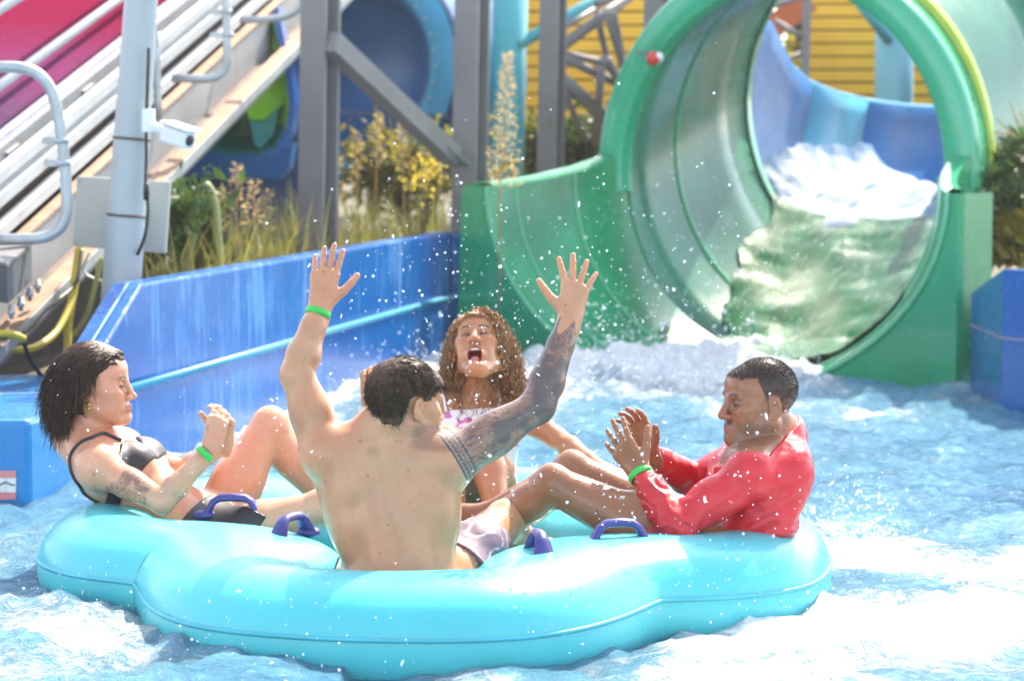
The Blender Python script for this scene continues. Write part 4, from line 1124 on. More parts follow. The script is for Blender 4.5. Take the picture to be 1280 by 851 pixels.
def surface_nets(D, ax, cellmask=None):
    """D sampled on the grid -> verts, quads"""
    S = D < 0
    n = np.array(D.shape) - 1
    c = np.zeros(n, np.uint8)
    for i in (0, 1):
        for j in (0, 1):
            for k in (0, 1): c += S[i:n[0] + i, j:n[1] + j, k:n[2] + k]
    act = (c > 0) & (c < 8)
    if cellmask is not None: act &= cellmask
    idx = np.full(n, -1, np.int64); loc = np.argwhere(act); idx[act] = np.arange(len(loc))
    acc = np.zeros((len(loc), 3)); cnt = np.zeros(len(loc))
    corners = [(i, j, k) for i in (0, 1) for j in (0, 1) for k in (0, 1)]
    vals = {q: D[loc[:, 0] + q[0], loc[:, 1] + q[1], loc[:, 2] + q[2]].astype(float) for q in corners}
    for q in corners:
        for d in range(3):
            if q[d] == 0:
                p = list(q); p[d] = 1; p = tuple(p)
                va, vb = vals[q], vals[p]; cr = (va < 0) != (vb < 0)
                t = np.where(cr, va / np.where(cr, va - vb, 1), 0)
                pos = np.tile(np.array(q, float), (len(loc), 1)); pos[:, d] += t
                acc[cr] += pos[cr]; cnt[cr] += 1
    h = ax[0][1] - ax[0][0]
    G = np.zeros((len(loc), 3))
    for q in corners:
        for d in range(3): G[:, d] += vals[q] * (1 if q[d] else -1)
    global LAST_N
    LAST_N = nrm_rows(G)
    V = np.array([ax[0][0], ax[1][0], ax[2][0]]) + (loc + acc / np.maximum(cnt, 1)[:, None]) * h
    Q = []
    for d in range(3):
        e, f = [(1, 2), (2, 0), (0, 1)][d]
        s0 = [slice(None)] * 3; s1 = [slice(None)] * 3
        s0[d] = slice(0, -1); s1[d] = slice(1, None)
        for w in (e, f): s0[w] = slice(1, -1); s1[w] = slice(1, -1)
        A, B = S[tuple(s0)], S[tuple(s1)]
        x = np.argwhere(A != B); fl = A[tuple(x.T)]
        x = x.copy(); x[:, e] += 1; x[:, f] += 1
        def ci(de, df):
            y = x.copy(); y[:, e] += de; y[:, f] += df; return idx[y[:, 0], y[:, 1], y[:, 2]]
        q = np.stack([ci(-1, -1), ci(0, -1), ci(0, 0), ci(-1, 0)], 1)
        q[~fl] = q[~fl][:, ::-1]
        Q.append(q[(q >= 0).all(1)])
    return V, np.concatenate(Q)
def mesh_body(body, h, patches=()):
    """patches: (lo, hi, h) boxes meshed finer; the coarse mesh leaves them out"""
    lo, hi = body.bounds()
    D, ax = body.field(lo, hi, h)
    n = np.array(D.shape) - 1
    keep = np.ones(n, bool)
    cs = [a[:-1] + h / 2 for a in ax]
    for plo, phi, ph in patches:
        i = [np.where((cs[k] > plo[k] + h * 1.6) & (cs[k] < phi[k] - h * 1.6))[0] for k in range(3)]
        if all(len(q) for q in i): keep[i[0][0]:i[0][-1] + 1, i[1][0]:i[1][-1] + 1, i[2][0]:i[2][-1] + 1] = False
    V, Q = surface_nets(D, ax, keep); Vs, Qs, Ns = [V], [Q], [LAST_N]; off = len(V)
    for j, (plo, phi, ph) in enumerate(patches):
        D, ax = body.field(np.array(plo), np.array(phi), ph)
        kp = np.ones(np.array(D.shape) - 1, bool)
        cs2 = [a[:-1] + ph / 2 for a in ax]
        for qlo, qhi, _ in patches[:j]:
            i = [np.where((cs2[k] > qlo[k] + .004) & (cs2[k] < qhi[k] - .004))[0] for k in range(3)]
            if all(len(q) for q in i): kp[i[0][0]:i[0][-1] + 1, i[1][0]:i[1][-1] + 1, i[2][0]:i[2][-1] + 1] = False
        V, Q = surface_nets(D, ax, kp); Vs.append(V); Qs.append(Q + off); Ns.append(LAST_N); off += len(V)
    return np.concatenate(Vs), np.concatenate(Qs), np.concatenate(Ns)
def mesh_cloth(body, h, off, clip, wrinkle=None, tags=None, lo=None, hi=None):
    """a garment: the body grown by off, cut by clip(points)->signed distance (<0 inside the garment)"""
    b = body.pick(tags) if tags else body
    l, hgh = b.bounds(off + .02)
    lo = l if lo is None else np.array(lo); hi = hgh if hi is None else np.array(hi)
    D, ax = b.field(lo, hi, h)
    near = np.abs(D) < .026
    C = np.full(D.shape, .05, np.float32); C[D < 0] = .05
    ijk = np.nonzero(near); pts = np.stack([ax[i][ijk[i]] for i in range(3)], 1)
    o = off if wrinkle is None else off + wrinkle(pts)
    Dn = D.copy(); Dn[near] = D[near] - o
    C[near] = clip(pts)
    inside = D <= -.026
    if inside.any():
        ijk = np.nonzero(inside); C[inside] = clip(np.stack([ax[i][ijk[i]] for i in range(3)], 1))
    F = np.maximum(Dn, C)
    return surface_nets(F, ax)
def seg_t(p, a, b):
    a, b = np.array(a, float), np.array(b, float); ab = b - a
    t = ((p - a) @ ab) / (ab @ ab); c = a + np.clip(t, 0, 1)[:, None] * ab
    return t, np.linalg.norm(p - c, axis=1)
# ------------------------------------------------------------------ anatomy
def nrm(v): v = np.array(v, float); return v / np.linalg.norm(v)
class Head:
    """frame: f forward, u up, r = the person's left; o = centre at eye level; s = scale"""
    def __init__(self, o, f, u, s=1.0):
        self.o = np.array(o, float); self.f = nrm(f); u = np.array(u, float); u = u - self.f * (u @ self.f); self.u = nrm(u); self.l = np.cross(self.u, self.f); self.s = s
        self.m = np.stack([self.f, self.l, self.u], 1)
    def p(self, f, l, u): return self.o + (self.f * f + self.l * l + self.u * u) * self.s
    def loc(self, pts): return ((np.asarray(pts) - self.o) @ self.m) / self.s
    def build(self, B, neck, mouth=0.0, male=True, nose=1.0, earless=False, jaw=1.0, neck_r=.052, smile=0):
        s = self.s; p = self.p; m = self.m
        def E(c, r, k=.02, sub=False, mm=None): B.ell(p(*c), np.array(r) * s, m if mm is None else mm, k * s, sub, 'head')
        def C(a, b, ra, rb=None, k=.012, sub=False, flat=None): B.cap(p(*a), p(*b), ra * s, None if rb is None else rb * s, k * s, flat, sub, 'head')
        C((-.028, 0, -.05), tuple(((np.array(neck) - self.o) @ m) / s), neck_r, neck_r * 1.12, .03)
        E((-.018, 0, .030), (.097, .076, .086), .01)                      # skull
        E((.022, 0, -.025), (.066, .064, .088), .03)                      # face mass
        o = -mouth
        for q in (1, -1):
            C((-.005, .054 * jaw, -.055 + o * .3), (.062, .020, -.099 + o), .019, .018, .025)     # jaw line
            E((.055, .043, -.020) if q > 0 else (.055, -.043, -.020), (.024, .024, .020), .022)
        for q in (1, -1):
            C((-.005, q * .054 * jaw, -.055 + o * .3), (.068, q * .018, -.100 + o), .019, .018, .022)
            E((.052, q * .033, -.052 + o * .4), (.026, .024, .030), .025)  # cheek
        E((.080, 0, -.101 + o), (.020, .022, .019), .014)                  # chin
        E((.060, 0, .045), (.030, .052, .036), .025)                       # forehead
        br = .010 if male else .006
        C((.078, -.038, .016), (.084, -.012, .014), br, br, .012); C((.078, .038, .016), (.084, .012, .014), br, br, .012)
        for q in (1, -1): E((.092, q * .031, -.003), (.018, .019, .013), .012, True)             # sockets
        for q in (1, -1): E((.0715, q * .031, -.003), (.0145, .0165, .0135), .004)               # eye ball with lids
        # nose
        C((.086, 0, .008), (.108 if male else .104, 0, -.034), .0085 if male else .0078, .0105 * nose, .010)
        E((.106, 0, -.038), (.012, .012 * nose, .0095), .006)
        for q in (1, -1):
            E((.096, q * .0135 * nose, -.040), (.0115, .0085, .0085), .005)
            E((.101, q * .0075 * nose, -.0485), (.005, .0042, .0045), .002, True)
        # mouth
        E((.078, 0, -.071 + o * .4), (.020, .034, .022), .012)
        lw = .023 + smile * .006
        for q in (1, -1):
            C((.0950, 0, -.0655), (.083 - smile * .003, q * lw, -.070 + smile * .005), .0062, .0035, .004)
            C((.0938, 0, -.0775 + o), (.083 - smile * .003, q * lw, -.0715 + o * .5 + smile * .005), .0068, .0035, .004)
        if mouth > 0:
            E((.094, 0, -.072 + o * .5), (.045, .0225, .006 + mouth * .62), .003, True)
        else:
            for q in (1, -1): C((.106, 0, -.0715), (.087, q * (lw + .001), -.0712 + smile * .005), .0016, .0012, .002, True)
        if not earless:
            for q in (1, -1):
                em = np.stack([nrm(self.f * .85 - self.l * q * -.25 * 0 + self.u * -.15 + self.l * q * -.35), nrm(self.l * q + self.f * .35), self.u], 1)
                em[:, 2] = np.cross(em[:, 0], em[:, 1]); em[:, 2] /= np.linalg.norm(em[:, 2])
                E((-.012, q * .079, -.012), (.0185, .0075, .032), .005, False, em)
                E((-.008, q * .086, -.008), (.0105, .006, .020), .004, True, em)
                E((-.003, q * .077, -.038), (.0095, .006, .011), .005)
    def paint(self, V, C, lip, brow, iris=(.05, .03, .02), op=.75, beard=None, mouth=0.0, browk=1, smile=0):
        """colour on the head: lips, brows, lashes, iris, whites, mouth inside"""
        q = self.loc(V); f, l, u = q[:, 0], np.abs(q[:, 1]), q[:, 2]
        near = (np.abs(f) < .16) & (l < .12) & (np.abs(u) < .17); o = -mouth
        def put(w, c): C[:] = C * (1 - (w * near)[:, None]) + np.array(c) * (w * near)[:, None]
        face = sstep(.03, .055, f)
        red = np.exp(-((f - .075) / .03) ** 2 - ((l - .040) / .022) ** 2 - ((u + .032) / .022) ** 2) + .8 * np.exp(-((f - .110) / .016) ** 2 - (l / .018) ** 2 - ((u + .036) / .016) ** 2)
        C[:] = C * (1 + (red * near)[:, None] * np.array((.05, -.09, -.10)))
        dk = np.exp(-((l - .031) / .018) ** 2 - ((u + .004) / .016) ** 2) * face * near
        C[:] = C * (1 - .18 * dk)[:, None]
        if beard is not None:
            bw = sstep(-.045, -.062, u) * sstep(-.03, .0, f) * sstep(-.135, -.115, u) * (1 - .8 * sstep(.018, .010, l) * sstep(-.062, -.066, u) * sstep(-.085, -.08, u))
            mo = sstep(.0265, .021, l - 0) * sstep(-.046, -.052, u) * sstep(-.066, -.0615, u) * sstep(.07, .08, f)
            put(np.clip(bw * beard[1], 0, 1), beard[0]); put(mo * beard[2], beard[0])
        bl = sstep(.010, .015, l) * sstep(.050, .042, l)
        cu = .0185 + .004 * np.sin(np.clip((l - .012) / .036, 0, 1) * 3.0)
        put(face * bl * sstep(.0052 * browk, .0018, np.abs(u - cu)), brow)
        hgt = .0062 * op; uc = -.0035 - .004 * (1 - op)
        e = ((l - .031) / .0145) ** 2 + ((u - uc) / max(hgt, .0012)) ** 2
        put(face * sstep(1.2, .85, e) * min(1, op * 1.6), (.42, .36, .33))
        ir = ((l - .030) / .0062) ** 2 + ((u + .0035) / .0062) ** 2
        put(face * sstep(1.2, .8, ir) * (e < 1.15), iris)
        arc = np.sqrt(np.clip(1 - ((l - .031) / .0165) ** 2, 0, 1))
        lash = face * sstep(.0032, .0012, np.abs(u - uc - hgt * arc)) * (np.abs(l - .031) < .0168)
        put(lash * .95, (.03, .02, .018))
        put(face * sstep(.0022, .001, np.abs(u - uc + hgt * .95 * arc)) * (np.abs(l - .031) < .0155) * .5, (.12, .06, .045))
        put(face * sstep(.0024, .001, np.abs(u - uc - .0045 - hgt * arc)) * (np.abs(l - .031) < .0155) * .35, (.16, .08, .06))
        lw = .024 + smile * .006
        lipw = sstep(lw + .003, lw - .003, l) * sstep(.078, .084, f)
        lu = lipw * sstep(-.0590, -.0625, u) * sstep(-.0745 + smile * .0, -.072, u); ll = lipw * sstep(-.0705 + o, -.0725 + o, u) * sstep(-.0865 + o, -.0835 + o, u)
        put(np.clip(lu + ll, 0, 1) * .8, lip)
        if mouth > 0:
            ins = ((l) / .0235) ** 2 + ((u + .072 - o * .5) / (.0065 + mouth * .64)) ** 2
            put(sstep(1.15, .8, ins) * sstep(.092, .086, f) * (f > .02), (.20, .035, .035))
def hand(B, wrist, d, n, side, curls, spread=.10, thumb=(.7, .3), s=1.0, thumbcurl=.35):
    """d: towards fingers, n: palm normal, side: +1 when the thumb lies along d x n; curls: four finger curls (rad per joint)"""
    d = nrm(d); n = np.array(n, float); n = nrm(n - d * (n @ d)); t = nrm(np.cross(d, n)) * side
    w = np.array(wrist, float)
    P_ = lambda a, b, c: w + (d * a + t * b + n * c) * s
    L = [.070, .078, .072, .057]; bx = [.030, .0105, -.009, -.0275]; kn = [.093, .097, .092, .083]
    B.cap(P_(-.03, 0, 0), P_(.022, 0, 0), .027 * s, .027 * s, .02, (n, .68), tag='hand')
    for i in range(4):
        B.cap(P_(.015, bx[i] * .55, 0), P_(kn[i], bx[i], .0), .0155 * s, .0125 * s, .012, (n, .95), tag='hand')
    B.ell(P_(.045, .020, .010), (.032 * s, .018 * s, .015 * s), np.stack([d, t, n], 1), .012, tag='hand')
    B.ell(P_(.045, -.018, .010), (.036 * s, .014 * s, .012 * s), np.stack([d, t, n], 1), .012, tag='hand')
    tips = []
    for i in range(4):
        a = P_(kn[i], bx[i], 0); sp = spread * (1.5 - i) * .9
        dd = nrm(d * math.cos(sp) + t * math.sin(sp))
        c = curls[i]; ang = 0; r0 = [.0095, .0098, .0093, .0083][i] * s
        for j, fr in enumerate((.45, .30, .25)):
            ang += (c * (.75 if j == 0 else 1.0 if j == 1 else .7))
            v = dd * math.cos(ang) + n * math.sin(ang)
            b = a + v * L[i] * fr * s
            B.cap(a, b, r0 * (1 - .08 * j), r0 * (1 - .08 * (j + 1)), .0035, tag='hand'); a = b
        tips.append(a)
    # thumb: metacarpal from the side of the palm near its base
    a = P_(.020, .022, .006); v = nrm(d * math.cos(thumb[0]) + t * math.sin(thumb[0]) + n * thumb[1])
    b = a + v * .046 * s; B.cap(a, b, .0165 * s, .0125 * s, .012, tag='hand')
    v2 = nrm(v + d * thumbcurl * .8 + n * thumbcurl * .3); c = b + v2 * .034 * s; B.cap(b, c, .0115 * s, .0105 * s, .004, tag='hand')
    v3 = nrm(v2 + d * thumbcurl * .6 + n * thumbcurl * .4); e = c + v3 * .026 * s; B.cap(c, e, .0105 * s, .0085 * s, .003, tag='hand')
    return tips
def arm(B, sh, el, wr, s=1.0, fat=1.0, tag='arm', k=.03):
    sh, el, wr = (np.array(q, float) for q in (sh, el, wr)); f = s * fat
    m = sh + (el - sh) * .5
    B.cap(sh, m, .054 * f, .047 * f, k, tag=tag + '_upper'); B.cap(m, el, .047 * f, .039 * f, .02, tag=tag + '_upper')
    # biceps / triceps
    hinge = np.cross(el - sh, wr - el); hinge = nrm(hinge) if np.linalg.norm(hinge) > 1e-4 else np.array([0, 0, 1.])
    fr = nrm(np.cross(hinge, el - sh)) 
    B.ell(m + fr * .014 * f, (.085 * s, .034 * f, .036 * f), np.stack([nrm(el - sh), fr, hinge], 1), .025, tag=tag + '_upper')
    B.ell(sh + (el - sh) * .42 - fr * .016 * f, (.09 * s, .034 * f, .036 * f), np.stack([nrm(el - sh), fr, hinge], 1), .025, tag=tag + '_upper')
    q = el + (wr - el) * .28
    B.cap(el, q, .040 * f, .042 * f, .02, tag=tag + '_fore'); B.cap(q, el + (wr - el) * .7, .042 * f, .032 * f, .015, tag=tag + '_fore'); B.cap(el + (wr - el) * .7, wr, .032 * f, .0265 * f, .012, tag=tag + '_fore')
def leg(B, hip, kn, an, s=1.0, fat=1.0, tag='leg', foot=None):
    hip, kn, an = (np.array(q, float) for q in (hip, kn, an)); f = s * fat
    m = hip + (kn - hip) * .45
    B.cap(hip, m, .092 * f, .080 * f, .04, tag=tag); B.cap(m, kn, .080 * f, .056 * f, .03, tag=tag)
    ax = nrm(an - kn); back = nrm((hip - kn) - ax * ((hip - kn) @ ax))
    B.ell(kn - back * .012 + nrm(kn - hip) * .0, (.05 * f, .048 * f, .055 * f), None, .02, tag=tag)
    q = kn + (an - kn) * .3
    B.cap(kn, q + back * .008, .052 * f, .056 * f, .02, tag=tag); B.cap(q + back * .008, an, .056 * f, .036 * f, .02, tag=tag)
    B.ell(q + back * .018, (.10 * s, .042 * f, .046 * f), np.stack([ax, back, np.cross(ax, back)], 1), .03, tag=tag)
    if foot is not None:
        fd = nrm(foot); B.cap(an + ax * .02, an + ax * .035 + fd * .13, .038 * f, .030 * f, .02, tag=tag)
        B.cap(an + ax * .04 + fd * .12, an + ax * .045 + fd * .19, .032 * f, .022 * f, .02, tag=tag); B.cap(an + ax * .03 - fd * .03, an + ax * .03, .032 * f, .034 * f, .015, tag=tag)
def dirbox(c, r): return np.array(c) - r, np.array(c) + r

# ------------------------------------------------------------------ skin, hair and cloth materials
def skin_mat(name, rough=.42, sss=.22, col=(.9, .42, .26)):
    t = NT(name); v = t.coord()
    a = t.n('ShaderNodeAttribute', attribute_name='Col').outputs['Color']
    n1 = t.noise(v, 14, 5, .6); n2 = t.noise(v, 120, 3, .6)
    c = t.mix(.5, a, t.ramp(n1, [(.35, (.80, .76, .74)), (.65, (1, 1, 1))]), 'MULTIPLY')
    c = t.mix(.35, c, t.ramp(n2, [(.4, (.86, .82, .8)), (.6, (1, 1, 1))]), 'MULTIPLY')
    drops = t.ramp(t.noise(v, 60, 2, .5), [(.62, (0, 0, 0)), (.70, (1, 1, 1))])
    p = t.pr(Base_Color=c, Roughness=t.math('MULTIPLY_ADD', drops, -.2, rough), Subsurface_Weight=sss, Subsurface_Scale=.018, IOR=1.42, Coat_Weight=.22, Coat_Roughness=.16)
    p.inputs['Subsurface Radius'].default_value = (1.0, .34, .16)
    t.s(p, 'Normal', t.bump(t.math('ADD', n2, t.math('MULTIPLY', drops, .8)), .22, .003))
    return t.m
def hair_mat(name, c, rough=.35, var=.5):
    t = NT(name); v = t.coord((30, 30, 30))
    n = t.noise(v, 2, 3)
    p = t.pr(Base_Color=t.ramp(n, [(.3, tuple(x * (1 - var) for x in c)), (.7, tuple(x * (1 + var) for x in c))]), Roughness=rough, Specular_IOR_Level=.3)
    return t.m
def cloth_mat(name, c, rough=.6, sheen=.2, wet=.0, trans=0, attr=False):
    t = NT(name); v = t.coord()
    n1 = t.noise(v, 9, 5, .6); n2 = t.noise(v, 260, 2)
    base = t.n('ShaderNodeAttribute', attribute_name='Col').outputs['Color'] if attr else t.ramp(n1, [(.3, tuple(x * .86 for x in c)), (.7, tuple(min(1, x * 1.08) for x in c))])
    p = t.pr(Base_Color=base, Roughness=t.math('MULTIPLY_ADD', n1, .3, rough - .15), Sheen_Weight=sheen, Subsurface_Weight=trans, Subsurface_Scale=.03)
    p.inputs['Subsurface Radius'].default_value = (1.0, .25, .2)
    t.s(p, 'Normal', t.bump(t.math('ADD', n2, t.math('MULTIPLY', n1, 1.5)), .2, .003))
    return t.m
def strands(name, roots, dirs, mat, parent, n_pts, step, r0, r1, gravity=0, curl=0, curlf=30, noise=.2, seed=0, avoid=None, sides=3, drop=None):
    """hair strands as thin tapered tubes grown from roots along dirs"""
    rng = np.random.RandomState(seed); N = len(roots)
    p = np.array(roots, float); d = np.array(dirs, float); d /= np.linalg.norm(d, axis=1, keepdims=True)
    step = np.full(N, step) * rng.uniform(.75, 1.15, N)
    path = [p.copy()]; ph = rng.uniform(0, 6.28, N); sg = rng.choice([-1, 1], N)
    wander = rng.normal(0, noise, (N, 3))
    for i in range(n_pts - 1):
        d = d + np.array([0, 0, -gravity]) + wander * .25
        d /= np.linalg.norm(d, axis=1, keepdims=True)
        p = p + d * step[:, None]
        if avoid is not None:
            for _ in range(2):
                dd = avoid(p); bad = dd < .004
                if bad.any():
                    e = .003; g = np.stack([avoid(p[bad] + np.eye(3)[k] * e) - avoid(p[bad] - np.eye(3)[k] * e) for k in range(3)], 1)
                    g /= np.linalg.norm(g, axis=1, keepdims=True) + 1e-9
                    p[bad] += g * (.006 - dd[bad])[:, None]
                    d[bad] = d[bad] - g * np.minimum(0, (d[bad] * g).sum(1))[:, None] * .9
        path.append(p.copy())
    path = np.stack(path, 1)                       # N, n, 3
    if drop is not None:
        keep = ~drop(path.reshape(-1, 3)).reshape(path.shape[:2]).any(1)
        path, step, ph, sg = path[keep], step[keep], ph[keep], sg[keep]; N = len(path)
    tang = np.gradient(path, axis=1); tang /= np.linalg.norm(tang, axis=2, keepdims=True) + 1e-9
    ref = np.tile(np.array([.31, .55, .77]), (N, n_pts, 1)); s = np.cross(tang, ref); s /= np.linalg.norm(s, axis=2, keepdims=True) + 1e-9
    u = np.cross(s, tang)
    if curl:
        L = np.arange(n_pts)[None, :] * step[:, None]
        a = ph[:, None] + sg[:, None] * L * curlf; am = curl * np.minimum(1, np.arange(n_pts) / 2.5)[None, :]
        path = path + s * (np.cos(a) * am)[..., None] + u * (np.sin(a) * am)[..., None]
        tang = np.gradient(path, axis=1); tang /= np.linalg.norm(tang, axis=2, keepdims=True) + 1e-9
        s = np.cross(tang, ref); s /= np.linalg.norm(s, axis=2, keepdims=True) + 1e-9; u = np.cross(s, tang)
    rr = np.linspace(r0, r1, n_pts)[None, :, None] * rng.uniform(.7, 1.3, N)[:, None, None]
    rings = np.stack([path + (s * math.cos(2 * math.pi * k / sides) + u * math.sin(2 * math.pi * k / sides)) * rr for k in range(sides)], 2)   # N,n,sides,3
    V = rings.reshape(-1, 3)
    base = (np.arange(N)[:, None] * n_pts + np.arange(n_pts - 1)[None, :]).reshape(-1) * sides
    F = []
    for k in range(sides):
        k2 = (k + 1) % sides
        F.append(np.stack([base + k, base + k2, base + sides + k2, base + sides + k], 1))
    return mesh_np(name, V, np.concatenate(F), mat, parent)
# ================================================================== PEOPLE
A = lambda *q: np.array(P(*q), float)
def up_chain(*pts): return [np.array(p) for p in pts]
def torso(B, pel, waist, chest, neck, shl, shr, fwd, s=1.0, male=True, hipw=.10):
    """pel..neck spine points, shl/shr left and right shoulder joints, fwd chest direction"""
    side = nrm(shl - shr); ax = nrm(chest - waist); f = nrm(fwd - ax * (np.array(fwd) @ ax)); side = nrm(side - ax * (side @ ax))
    m = np.stack([side, f, ax], 1)
    ax2 = nrm(waist - pel); s2 = nrm(side - ax2 * (side @ ax2)); m2 = np.stack([s2, np.cross(ax2, s2), ax2], 1)
    g = lambda *r: tuple(q * s for q in r)
    B.ell(pel, g(.165, .118, .13), m2, .05, tag='torso')
    for q in (1, -1): B.ell(pel + s2 * q * .075 * s - f * .025 * s - ax2 * .03 * s, g(.092, .105, .10), m2, .04, tag='torso')
    if male:
        B.ell(waist, g(.150, .100, .15), m, .06, tag='torso')
        B.ell(chest - ax * .03 * s, g(.178, .118, .17), m, .06, tag='torso')
        B.ell(chest + ax * .06 * s - f * .015 * s, g(.185, .098, .12), m, .06, tag='torso')
        for q in (1, -1):
            B.ell(chest + side * q * .085 * s + f * .075 * s + ax * .03 * s, g(.090, .042, .070), m, .03, tag='torso')      # pectoral
            B.ell(chest + side * q * .128 * s - f * .035 * s - ax * .03 * s, g(.052, .070, .15), m, .04, tag='torso')       # lat
            B.ell(chest + side * q * .088 * s - f * .094 * s + ax * .045 * s, g(.055, .026, .085), m, .022, tag='torso'); B.ell(waist + side * q * .042 * s - f * .082 * s, g(.036, .030, .15), m, .025, tag='torso')    # shoulder blade
    else:
        B.ell(waist, g(.118, .088, .14), m, .06, tag='torso')
        B.ell(chest - ax * .03 * s, g(.140, .098, .15), m, .06, tag='torso')
        B.ell(chest + ax * .06 * s - f * .01 * s, g(.148, .082, .10), m, .06, tag='torso')
        for q in (1, -1): B.ell(chest + side * q * .066 * s + f * .074 * s - ax * .012 * s, g(.056, .047, .056), m, .035, tag='torso')
    for sh, q in ((shl, 1), (shr, -1)):
        B.cap(neck - ax * .02 * s, sh, .058 * s, .052 * s, .05, tag='torso')
        B.cap(chest + side * q * .07 * s + ax * .05 * s, sh, .07 * s, .056 * s, .05, tag='torso')
        B.ell(sh, g(.058, .058, .060) if male else g(.046, .046, .048), None, .03, tag='torso')
        B.cap(neck + ax * .05 * s - f * .02 * s, sh - (sh - neck) * .35 + ax * .0, .040 * s, .042 * s, .05, tag='torso')     # trapezius
    B.cap(neck - ax * .06 * s, neck + ax * .02 * s, .062 * s, .054 * s, .05, tag='torso')
    return m, m2
def finish_person(name, B, parent_loc, h, head, hands, skin, base, label, group=None, colour=None, sm=None):
    """mesh the body with finer head and hands, colour it, and return (object, V, C)"""
    pat = []
    V, Q, NRM = mesh_body(B, h, pat)
    C = np.tile(np.array(base, float), (len(V), 1))
    C *= (1 + .08 * fbm(V[:, 0] * 9, V[:, 1] * 9, V[:, 2] * 9, oct=4, seed=3))[:, None]
    C *= 1 + (.10 * fbm(V[:, 0] * 5, V[:, 1] * 5, V[:, 2] * 5, oct=2, seed=23))[:, None] * np.array((.6, -.6, -.9))
    mole = vnoise(V[:, 0] * 55, V[:, 1] * 55, V[:, 2] * 55, seed=77) > .90; C[mole] *= np.array((.72, .62, .58))
    if colour: colour(V, C)
    o = mesh_np(name, V, Q, skin, None, colattr=np.clip(C, 0, 1))
    o.data.normals_split_custom_set_from_vertices(NRM.astype(np.float32))
    # origin at the body's base
    loc = Vector(parent_loc)
    o.data.transform(Matrix.Translation(-loc)); o.location = loc
    tag(o, label, 'person', 'people riding the raft')
    return o, V
def tattoo(V, C, w, dark=(.10, .10, .11), dens=.5, sc=16, seed=1, base=0.0):
    """ornamental ink: swirling noise contours with shaded fields"""
    q = V * sc
    wx = fbm(q[:, 0] * .6, q[:, 1] * .6, q[:, 2] * .6, oct=3, seed=seed + 9) * 1.6
    n = fbm(q[:, 0] + wx, q[:, 1] - wx, q[:, 2] + wx, oct=3, seed=seed)
    lines = np.clip(1 - np.abs(np.sin(n * 6.5)) * 2.4, 0, 1)
    shade = sstep(-.35, .55, fbm(q[:, 0] * .8 + 5, q[:, 1] * .8, q[:, 2] * .8 + wx, oct=4, seed=seed + 3)) 
    a = np.clip(np.maximum(lines * .85, shade * dens * 1.3) + base, 0, .92) * w
    C[:] = C * (1 - a[:, None]) + np.array(dark) * a[:, None]
def wristband(o, wr, d, r=.033, mt='band_green'):
    m = MB(); d, s, u = frame_of(d); c = vec(wr)
    ring = []
    for i in range(33):
        a = 2 * math.pi * i / 32; e = (s * math.cos(a) * 1.02 + u * math.sin(a) * .92)
        ring.append([c + e * (r - .002) - d * .009, c + e * (r + .002) - d * .009, c + e * (r + .002) + d * .009, c + e * (r - .002) + d * .009, c + e * (r - .002) - d * .009])
    m.loft(ring); m.build('wristband', M[mt], o)
M['band_green'] = mat('band_green', (.03, .48, .06), .4, 0, .1, 20)
M['skin_a'] = skin_mat('skin_warm', .33, .38); M['skin_b'] = skin_mat('skin_dark', .30, .30)
SK_MAN, SK_PALE, SK_BROWN, SK_DARK = (.56, .27, .145), (.64, .34, .215), (.50, .225, .11), (.32, .14, .07)
